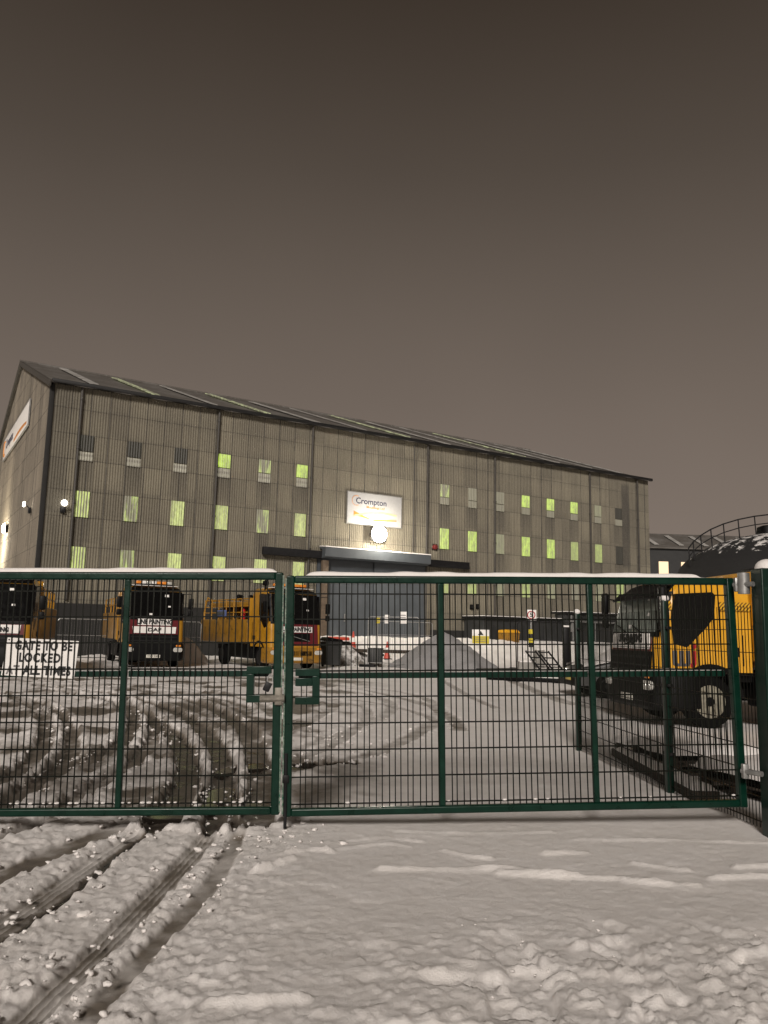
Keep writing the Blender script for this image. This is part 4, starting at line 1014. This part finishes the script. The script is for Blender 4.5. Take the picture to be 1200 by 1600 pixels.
# ------------------------------------------------------------------ things in the yard
def heap(name, label, cat, x, y, rx, ry, h, mat, seed, sharp=1., rag=.25):
    bm = nb(); n, m = 72, 30; P = []
    z0 = gh(x, y)
    for i in range(m+1):
        t = i/m; row = []
        for k in range(n+1):
            a = 2*math.pi*(k % n)/n; rr = t*(1+rag*(float(vnoise(np.array([3+2*math.cos(a)]), np.array([5+2*math.sin(a)]), seed)[0])-.5))
            X, Y = rx*rr*math.cos(a), ry*rr*math.sin(a)
            z = h*(1-t**sharp)*(1 if sharp > 1.2 else 1)*(1-.10*(1-t)*0)-.06*t
            z -= .10*h*math.exp(-(t/.10)**2); z += (.16*(float(vnoise(np.array([X*1.6+9]), np.array([Y*1.6]), seed)[0])-.5)+.10*(float(vnoise(np.array([X*4.+9]), np.array([Y*4.]), seed+1)[0])-.5))*h*(1-.3*t)+.10*h*math.sin(2*a+seed)*t*(1-t)*2
            row.append((X, Y, z))
        P.append(row)
    grid(bm, P); bmesh.ops.remove_doubles(bm, verts=bm.verts, dist=.001); bmesh.ops.recalc_face_normals(bm, faces=bm.faces)
    o = finish(bm, name, mat, None, angle=70); o.location = (x, y, z0); return tag(o, label, cat)
heap('gravel_heap', 'conical heap of grey gravel in the middle of the yard', 'gravel heap', 2.95, 38.6, 2.75, 2.4, 1.75, M['gravel'], 3)
heap('rubble_heap', 'low snow-dusted rubble heap right of the tank truck', 'rubble heap', -1.75, 40.0, 1.7, 1.3, 1.1, M['rubble'], 5, 1.2, .5)
heap('snow_bank', 'dirty snow bank between the white-barred truck and the tank truck', 'snow heap', -9.3, 37.8, 1.7, 1.3, 1.25, M['bank'], 8, 1.3, .5)

def heras(label, a, b_, h, z0=None, mat='galv', feet=True, mesh=True):
    a = Vector(a); b_ = Vector(b_); d = b_-a; L = d.length; z = gh(*a) if z0 is None else z0
    g = thing('site_fence_panel', label, 'site fence panel', (*a, z), math.atan2(d.y, d.x), 'temporary site fence panels')
    bm = nb(); r = .024
    path(bm, [(0, 0, .04), (0, 0, h-.1), (.1, 0, h), (L-.1, 0, h), (L, 0, h-.1), (L, 0, .04)], r, 8); tube(bm, (0, 0, .2), (L, 0, .2), r*.9, 6); tube(bm, (0, 0, h*.62), (L, 0, h*.62), r*.6, 6)
    finish(bm, 'tube_frame', M[mat], g)
    if mesh:
        bm = nb()
        for k in range(1, int(L/.12)): box(bm, (.12*k, 0, h/2+.1), (.004, .004, h-.2))
        finish(bm, 'wire_mesh', M['galv' if mat == 'galv' else 'wire'], g, smooth=False)
    if feet:
        for x in (0, L): bm = nb(); box(bm, (x, 0, .06), (.75, .24, .13), .03); finish(bm, 'foot', M['black'], g)
    return g
h1 = heras('bright galvanised site fence panel left of the gravel heap, small signs on its top bar', (-.62, 38.2), (1.74, 37.6), 2.32, 0.)
h2 = heras('galvanised site fence panel far behind, close to the warehouse door', (-.2, 44.6), (2.9, 46.4), 1.9)
h3 = heras('site fence panel behind the truck at the far left edge', (-14.4, 36.2), (-11.7, 37.4), 1.9)
h4 = heras('site fence panel between the truck at the left edge and the white-barred truck', (-11.2, 37.6), (-8.6, 38.9), 1.9)
h5 = heras('dark site fence panel right of the gravel heap', (6.35, 38.0), (9.2, 37.2), 2.25, 0., 'darksteel')
h6 = heras('dark site fence panel behind the cab of the truck at the right', (9.0, 31.0), (11.3, 32.2), 2.5, 0., 'darksteel')
def tagsign(label, loc, s, mat, rz, mark=None):
    t = thing('fence_sign', label, 'sign', loc, rz); bm = nb(); box(bm, (0, 0, 0), (s[0], .012, s[1]), .003); finish(bm, 'board', M[mat], t)
    bm = nb()
    if mark == 'lines':
        for k in range(3): box(bm, (0, -.008, s[1]*(.2-.2*k)), (s[0]*.7, .004, s[1]*.07))
        finish(bm, 'print', M['fadedink'], t, smooth=False)
    elif mark == 'warn':
        prism(bm, [(-.13, s[1]*.12), (.13, s[1]*.12), (0, s[1]*.42)], 'y', -.012, -.007); finish(bm, 'pictogram', M['ink'], t, smooth=False)
        bm = nb(); box(bm, (0, -.009, -s[1]*.20), (s[0]-.02, .006, s[1]*.52)); pn = finish(bm, 'panel', M['signyellow'], t, smooth=False)
        bm = nb()
        for k in range(3): box(bm, (0, -.014, -s[1]*(.08+.12*k)), (s[0]*.62, .004, s[1]*.035))
        finish(bm, 'print', M['fadedink'], pn, smooth=False)
    else: bm.free()
    return t
rzh = math.atan2(-.6, 2.36)
tagsign('small yellow sign tied to the bright site fence panel', (-.17, 38.0, 2.15), (.19, .26), 'signyellow', rzh, 'lines')
tagsign('narrow white sign hung on the bright site fence panel', (.25, 37.9, 2.22), (.22, .40), 'white', rzh, 'lines')
tagsign('taller white sign standing above the top bar of the site fence', (1.0, 37.7, 2.30), (.34, .55), 'white', rzh, 'lines')
ws = tagsign('yellow and white warning sign right of the gravel heap', (4.62, 37.9, 1.50), (.80, .66), 'white', 0, 'warn')
bm = nb(); tube(bm, (0, .03, -1.5), (0, .03, .3), .025, 6); finish(bm, 'post', M['darksteel'], ws)
def cone(label, x, y, h=.78):
    t = thing('traffic_cone', label, 'traffic cone', (x, y, gh(x, y)), R(20), 'traffic cones in the snow'); 
    bm = nb(); lathe(bm, [(.03, .18), (.06, .17), (h, .03), (h+.01, .001)], 20, 'z'); finish(bm, 'cone_body', M['conered'], t)
    bm = nb(); box(bm, (0, 0, .03), (.46, .46, .06), .03); finish(bm, 'base', M['rubber'], t)
    bm = nb(); lathe(bm, [(h*.42, .185-.155*.42+.006), (h*.66, .185-.155*.66+.004)], 20, 'z'); finish(bm, 'sleeve', M['white'], t)
q = at(552, 1000, 45.5); cone('red traffic cone beside the black tank', q.x, q.y, 1.0)
q = at(605, 1008, 44.0); cone('red traffic cone in the snow behind the bright site fence panel', q.x, q.y, .95)
# black tank with red cover
q = at(531, 1006, 42.5); tkb = thing('plastic_tank', 'black plastic tank with a red snow-dusted cover right of the tank truck', 'tank', (q.x, q.y, gh(q.x, q.y)-.1), R(20))
bm = nb(); lathe(bm, [(.25, .001), (.25, .5), (.3, .56), (.5, .60), (.52, .57), (.8, .57), (.82, .60), (1.02, .58), (1.1, .5), (1.1, .001)], 28, 'z'); finish(bm, 'tank_body', M['black'], tkb)
bm = nb(); box(bm, (-.1, 0, 1.22), (1.05, .8, .22), .09); finish(bm, 'cover', M['conered'], tkb)
bm = nb(); box(bm, (0, 0, .13), (1.1, 1.0, .26), .03); finish(bm, 'plinth', M['darksteel'], tkb)
bm = nb(); box(bm, (.2, -.25, 1.125), (.6, .5, .05), .02); finish(bm, 'snow_cap', M['snowcap'], tkb)
q = at(517, 1020, 37.2); bn_ = thing('waste_bin', 'dark upright bin close beside the cab of the tank truck', 'bin', (q.x, q.y, gh(q.x, q.y)), R(25))
bm = nb(); V = prism(bm, [(-.32, .1), (.32, .1), (.40, 1.15), (-.40, 1.15)], 'y', -.36, .36); finish(bm, 'bin_body', M['darkgrey'], bn_, smooth=False)
bm = nb(); prism(bm, [(-.42, 1.16), (.42, 1.16), (.38, 1.24), (-.3, 1.34), (-.4, 1.24)], 'y', -.40, .40); finish(bm, 'lid', M['black'], bn_, smooth=False)
for x in (-.25, .25):
    bm = nb(); lathe(bm, [(-.03, .001), (-.03, .1), (.03, .1), (.03, .001)], 16, 'x', (x, .34, .1)); finish(bm, 'wheel', M['rubber'], bn_)
q = at(586, 1034, 38.6); sk = thing('storage_box', 'small dark metal box on the snow behind the bright site fence panel', 'box', (q.x, q.y, gh(q.x, q.y)), R(8))
bm = nb(); box(bm, (0, 0, .50), (.66, .6, .66), .02); finish(bm, 'box_body', M['darkgrey'], sk)
bm = nb(); box(bm, (0, 0, .845), (.7, .64, .05), .015); finish(bm, 'lid', M['darksteel'], sk)
bm = nb()
for x in (-.22, .22): box(bm, (x, 0, .08), (.1, .56, .16))
finish(bm, 'skid', M['wood'], sk, smooth=False)
def plank(label, a, b_, wd, th, z, mat, snow=True, name='timber_plank', cat='plank'):
    a = Vector(a); b_ = Vector(b_); d = b_-a; L = d.length; g = thing(name, label, cat, (*((a+b_)/2), z), math.atan2(d.y, d.x))
    bm = nb(); box(bm, (0, 0, th/2), (L, wd, th), .01)
    for v in bm.verts: v.co.z += .02*math.sin(v.co.x*2.)
    finish(bm, 'board', mat, g)
    if snow:
        bm = nb(); n = max(4, int(L/.15)); P = []
        for i in range(n+1):
            x = -L/2+L*i/n; k = .03+.03*random.random() if 0 < i < n else .0
            P.append([(x, wd*.47*math.cos(R(t)), th+k*math.sin(R(t))+.002) for t in range(0, 181, 30)])
        grid(bm, P); bmesh.ops.recalc_face_normals(bm, faces=bm.faces); finish(bm, 'snow_cap', M['snowcap'], g)
    return g
q0 = at(540, 1014, 40); q1 = at(652, 1018, 39.6); plank('long dark plank lying across behind the bright site fence panel', q0.xy, q1.xy, .3, .16, .62, M['wood'], False)
q0 = gp(762, 1062); q1 = gp(886, 1068); plank('long dark kerb beam edged with snow right of the gravel heap', q0.xy, q1.xy, .35, .16, 0., M['black'])
q0 = at(748, 1046, 36); q1 = at(818, 1044, 36.5); tp = plank('black tarpaulin strip lying in the snow right of the gravel heap', q0.xy, q1.xy, .9, .14, .0, M['tarp'], False, 'tarpaulin', 'tarpaulin')
# speed sign on a striped post
q = at(830, 1016, 41); sp = thing('speed_sign', 'square white speed limit sign with a red ring on a yellow banded post', 'road sign', (q.x, q.y, gh(q.x, q.y)))
gz = gh(q.x, q.y); zt = at(833, 961, 41).z-gz
bm = nb(); tube(bm, (0, 0, 0), (0, 0, zt+.2), .045, 10); finish(bm, 'post', M['galv'], sp)
bm = nb(); box(bm, (0, -.06, zt), (.52, .02, .52), .006); bd = finish(bm, 'board', M['white'], sp)
bm = nb()
for k in range(24):
    a, b_ = 2*math.pi*k/24, 2*math.pi*(k+1)/24; tube(bm, (.185*math.cos(a), -.075, zt+.185*math.sin(a)), (.185*math.cos(b_), -.075, zt+.185*math.sin(b_)), .024, 6)
finish(bm, 'ring', M['redink'], bd); text('lettering', '5', .30, M['ink'], bd, (0, -.073, zt), (R(90), 0, 0), bold=.008)
for k, m in enumerate(('signyellow', 'ink', 'signyellow', 'ink')):
    bm = nb(); tube(bm, (0, 0, zt-.72-.22*k), (0, 0, zt-.94-.22*k), .13, 12); finish(bm, 'band', M[m], sp)
q = at(840, 1016, 41.5); cb = thing('concrete_block', 'upright pale concrete block beside the speed limit sign', 'concrete block', (q.x+.1, q.y, gh(q.x, q.y)), R(6))
bm = nb(); box(bm, (0, 0, .45), (.42, .42, .9), .03); finish(bm, 'block', M['concrete'], cb); bm = nb(); box(bm, (0, 0, .92), (.38, .38, .06), .025); finish(bm, 'snow_cap', M['snowcap'], cb)
# grit bin
q = at(795, 996, 55.0); gb = thing('grit_bin', 'yellow grit bin against the dark shed, right of the warehouse door', 'grit bin', (q.x, q.y, gh(q.x, q.y)-.05), BANG)
bm = nb(); prism(bm, [(-.45, 0), (.45, 0), (.52, .62), (-.52, .62)], 'x', -.5, .5); finish(bm, 'bin_body', M['yellowdirty'], gb, smooth=False)
bm = nb(); prism(bm, [(-.56, .63), (.56, .63), (.40, .80), (-.3, .84)], 'x', -.54, .54); finish(bm, 'lid', M['yellow'], gb, smooth=False)
# low dark shed in front of the warehouse, right of its door
sd = thing('lean_to_shed', 'long low dark shed with snow-edged flat roofs along the warehouse wall', 'shed', bw(38.6, 1.6, 1.0), BANG)
bm = nb(); box(bm, (-1.2, .2, .75), (18.4, 2.2, 2.0), .02); box(bm, (2.4, -.9, 1.0), (11.5, 1.2, 2.45), .02)
for x in np.arange(-9.5, 8.3, .9): box(bm, (x, -.93, .6), (.06, .06, 1.4))
finish(bm, 'shed_wall', M['darkgrey'], sd, smooth=False)
bm = nb(); box(bm, (-1.2, .1, 1.80), (18.8, 2.6, .14), .02); box(bm, (2.4, -.9, 2.31), (11.8, 1.6, .14), .02); rfs = finish(bm, 'shed_roof', M['trimdark'], sd, smooth=False)
bm = nb(); box(bm, (-1.2, .1, 1.89), (18.7, 2.5, .05), .02); box(bm, (2.4, -.9, 2.40), (11.7, 1.5, .05), .02); finish(bm, 'snow_cap', M['snowcap'], rfs)
bm = nb(); box(bm, (-2.9, -1.55, 1.55), (.08, .1, 1.2)); tube(bm, (-3.3, -1.8, 1.72), (8.2, -1.8, 1.62), .07, 8)
for x in np.arange(-3, 8.3, 2.2): tube(bm, (x, -1.8, .2), (x, -1.8, 1.68), .04, 6)
finish(bm, 'guard_rail', M['galv'], sd)
# scrap frames
def scrap(label, ax, bx, k):
    a = at(ax, 1020, 35); b_ = at(bx, 1045, 34.5); t = thing('scrap_frame', label, 'scrap frame', (b_.x, b_.y, 0.)); d = Vector((a.x-b_.x, .6, .95))
    bm = nb()
    for o in (0, .42): tube(bm, (o, 0, .05), (d.x+o, d.y, d.z), .04, 6)
    for f in (.12, .4, .7, .95): tube(bm, (d.x*f, d.y*f, .05+d.z*f*.95), (d.x*f+.42, d.y*f, .05+d.z*f*.95), .028, 6)
    finish(bm, 'tube_frame', M['darksteel'], t)
    bm = nb(); box(bm, (.2, -.1, .12), (.6, .4, .2), .05); finish(bm, 'foot', M['black'], t)
scrap('dark ladder-like scrap frame leaning over in the snow, nearer the gravel heap', 822, 848, 0)
scrap('dark ladder-like scrap frame leaning over in the snow, nearer the fence', 842, 868, 1)
blk = thing('concrete_block', 'low grey concrete block at the foot of the dark site fence panel', 'concrete block', (*at(823, 1046, 35.2).xy, 0))
bm = nb(); box(bm, (0, 0, .24), (.75, .5, .48), .04); finish(bm, 'block', M['concrete'], blk); bm = nb(); box(bm, (0, 0, .50), (.68, .44, .06), .025); finish(bm, 'snow_cap', M['snowcap'], blk)
po = thing('bollard', 'dark square bollard standing left of the snowed-in car', 'bollard', (*at(885, 1040, 30).xy, 0)); q = at(885, 980, 30)
bm = nb(); box(bm, (0, 0, q.z/2), (.24, .24, q.z), .02); finish(bm, 'shaft', M['black'], po); bm = nb(); box(bm, (0, 0, q.z+.03), (.22, .22, .07), .03); finish(bm, 'snow_cap', M['snowcap'], po)
# snow-covered car, nose towards the left
cr = thing('parked_car', 'small grey car under snow, its nose showing left of the yellow truck', 'car', (5.15, 22.4, 0), R(-90-184+4))
def carprof(): return [(0, .32), (.02, .62), (.18, .78), (1.05, .95), (1.75, 1.42), (2.3, 1.50), (3.2, 1.44), (3.75, 1.05), (3.95, .90), (4.0, .35)]
cr.rotation_euler = (0, 0, R(4))
bm = nb(); P = []; pr = carprof()
for y, sc in ((-.82, .94), (-.80, .985), (-.62, 1.), (0, 1.015), (.62, 1.), (.80, .985), (.82, .94)): P.append([(x, y, .3+(z-.3)*sc) for x, z in pr])
grid(bm, P)
for sgn, row in ((0, P[0]), (1, P[-1])): bm.faces.new([bm.verts.new(p) for p in row])
bmesh.ops.remove_doubles(bm, verts=bm.verts, dist=.0005); bmesh.ops.recalc_face_normals(bm, faces=bm.faces); finish(bm, 'car_body', M['greycar'], cr, angle=40)
bm = nb(); P = []
pr2 = [(.16, .80), (.5, .87), (1.05, .985), (1.45, 1.26), (1.75, 1.47), (2.3, 1.56), (3.2, 1.50), (3.7, 1.12)]
for y, o in ((-.79, .0), (-.74, .04), (-.5, .07), (0, .085), (.5, .07), (.74, .04), (.79, 0)): P.append([(x, y, .3+(z-.3)*1.0+o+.02*random.random()) for x, z in pr2])
grid(bm, P); bmesh.ops.recalc_face_normals(bm, faces=bm.faces); finish(bm, 'snow_cover', M['snowcap'], cr, angle=80)
for sx in (-1, 1):
    bm = nb(); prism(bm, [(1.22, .98), (1.85, 1.36), (2.3, 1.42), (3.1, 1.36), (3.5, 1.02)], 'y', sx*.80, sx*.826); finish(bm, 'side_window', M['glass'], cr, smooth=False)
    for x in (.75, 3.15):
        bm = nb(); lathe(bm, [(-.09, .001), (-.09, .2), (-.09, .28), (-.06, .31), (.06, .31), (.09, .28), (.09, .2), (.09, .001)], 24, 'y', (0, 0, 0)); wv = finish(bm, 'wheel', M['rubber'], cr); wv.location = (x, sx*.76, .31)
        bm = nb(); lathe(bm, [(sx*.085, .2), (sx*.095, .18), (sx*.07, .08), (sx*.10, .05), (sx*.10, .001)], 20, 'y'); finish(bm, 'rim', M['darksteel'], wv)
    bm = nb(); box(bm, (.08, sx*.58, .66), (.14, .34, .16), .05); finish(bm, 'headlight', M['clearlens'], cr)
bm = nb(); box(bm, (-.02, 0, .42), (.10, 1.5, .24), .04); finish(bm, 'bumper', M['black'], cr)
bm = nb(); box(bm, (-.08, -.2, .50), (.02, .52, .115), .004); finish(bm, 'number_plate', M['plateY'], cr)
# snow-covered pallets and boards beside the fence
def pallet(label, x, y, rz, n, z=0.):
    t = thing('timber_pallet', label, 'pallet', (x, y, z), rz, 'snow-covered pallets beside the fence'); bm = nb()
    for k in range(n):
        zz = .145*k
        for i in range(7): box(bm, (-.55+i*.183, 0, zz+.132), (.125, 1.0, .022), .003)
        for yy in (-.45, 0, .45): box(bm, (0, yy, zz+.110), (1.2, .1, .022), .003); box(bm, (0, yy, zz+.011), (1.2, .1, .022), .003)
        for yy in (-.45, 0, .45):
            for xx in (-.55, 0, .55): box(bm, (xx, yy, zz+.06), (.1, .1, .08), .003)
    finish(bm, 'slats', M['wood'], t)
    bm = nb(); m = 14; P = []; top = .145*n
    for i in range(m+1):
        row = []
        for j in range(m+1):
            u, v = i/m*2-1, j/m*2-1; e = min(1-abs(u), 1-abs(v)); k = (.11*min(1, e/.22)**.5-.05)*(.7+.6*float(vnoise(np.array([u*2+x]), np.array([v*2+y]), 2)[0]))
            row.append((u*.68, v*.58, top-.004+k))
        P.append(row)
    grid(bm, P); bmesh.ops.recalc_face_normals(bm, faces=bm.faces); finish(bm, 'snow_cap', M['snowcap'], t, angle=80)
pallet('low snow-covered pallet lying farthest from the gate behind the mesh fence', 4.15, 11.75, R(14), 1)
pallet('stacked snow-covered pallets in the middle, behind the mesh fence', 3.95, 10.35, R(8), 2)
pallet('snow-covered pallet nearest the thick green gate post', 4.2, 8.75, R(20), 2)
def sheetpile(): 
    plank('long snow-covered board lying beside the pallets nearer the side fence', (3.25, 8.3), (3.30, 11.3), .28, .10, 0., M['wood'])
    plank('long snow-covered board tilted beyond the pallets under the truck', (4.9, 9.4), (4.75, 12.7), .30, .12, 0., M['wood'])
sheetpile()

# ------------------------------------------------------------------ sky and light
SUN_EL, SUN_AZ = 27., 189.
wd = bpy.data.worlds.new('World'); SC.world = wd; wd.use_nodes = True; nt = wd.node_tree; bg = nt.nodes['Background']
tc = nt.nodes.new('ShaderNodeTexCoord'); sep = nt.nodes.new('ShaderNodeSeparateXYZ'); nt.links.new(tc.outputs['Generated'], sep.inputs[0])
rp = nt.nodes.new('ShaderNodeValToRGB'); e = rp.color_ramp.elements
stops = [(0., (.215, .172, .142)), (.12, (.203, .162, .134)), (.25, (.166, .132, .108)), (.38, (.125, .099, .080)), (.52, (.078, .061, .048)), (.68, (.040, .029, .021)), (1., (.025, .018, .013))]
while len(e) < len(stops): e.new(.5)
for i, (p, c) in enumerate(stops): e[i].position = p; e[i].color = (*c, 1)
nt.links.new(sep.outputs[2], rp.inputs[0])
ns_ = nt.nodes.new('ShaderNodeTexNoise'); ns_.inputs['Scale'].default_value = 1.6; ns_.inputs['Detail'].default_value = 3; nt.links.new(tc.outputs['Generated'], ns_.inputs['Vector'])
mr = nt.nodes.new('ShaderNodeMapRange'); mr.inputs[1].default_value = .3; mr.inputs[2].default_value = .7; mr.inputs[3].default_value = .93; mr.inputs[4].default_value = 1.07; nt.links.new(ns_.outputs['Fac'], mr.inputs[0])
mx = nt.nodes.new('ShaderNodeVectorMath'); mx.operation = 'SCALE'; nt.links.new(rp.outputs[0], mx.inputs[0]); nt.links.new(mr.outputs[0], mx.inputs[3])
sk_ = nt.nodes.new('ShaderNodeTexSky'); sk_.sky_type = 'NISHITA'; sk_.sun_disc = False; sk_.sun_elevation = R(SUN_EL); sk_.sun_rotation = R(SUN_AZ)
ss = nt.nodes.new('ShaderNodeVectorMath'); ss.operation = 'SCALE'; ss.inputs[3].default_value = .0004; nt.links.new(sk_.outputs[0], ss.inputs[0])
ad = nt.nodes.new('ShaderNodeVectorMath'); ad.operation = 'ADD'; nt.links.new(mx.outputs[0], ad.inputs[0]); nt.links.new(ss.outputs[0], ad.inputs[1])
nt.links.new(ad.outputs[0], bg.inputs['Color']); bg.inputs['Strength'].default_value = 1.
sun = bpy.data.lights.new('sun', 'SUN'); sun.energy = 2.75; sun.angle = R(13); sun.color = (1., .915, .84)
so = bpy.data.objects.new('sun', sun); COL.objects.link(so)
az = R(SUN_AZ); sv = Vector((math.sin(az)*math.cos(R(SUN_EL)), math.cos(az)*math.cos(R(SUN_EL)), math.sin(R(SUN_EL))))
so.rotation_euler = (-sv).to_track_quat('-Z', 'Y').to_euler()
vs_ = SC.view_settings; vs_.view_transform = 'Standard'; vs_.look = 'None'; vs_.exposure = 0; vs_.gamma = 1; vs_.use_curve_mapping = False
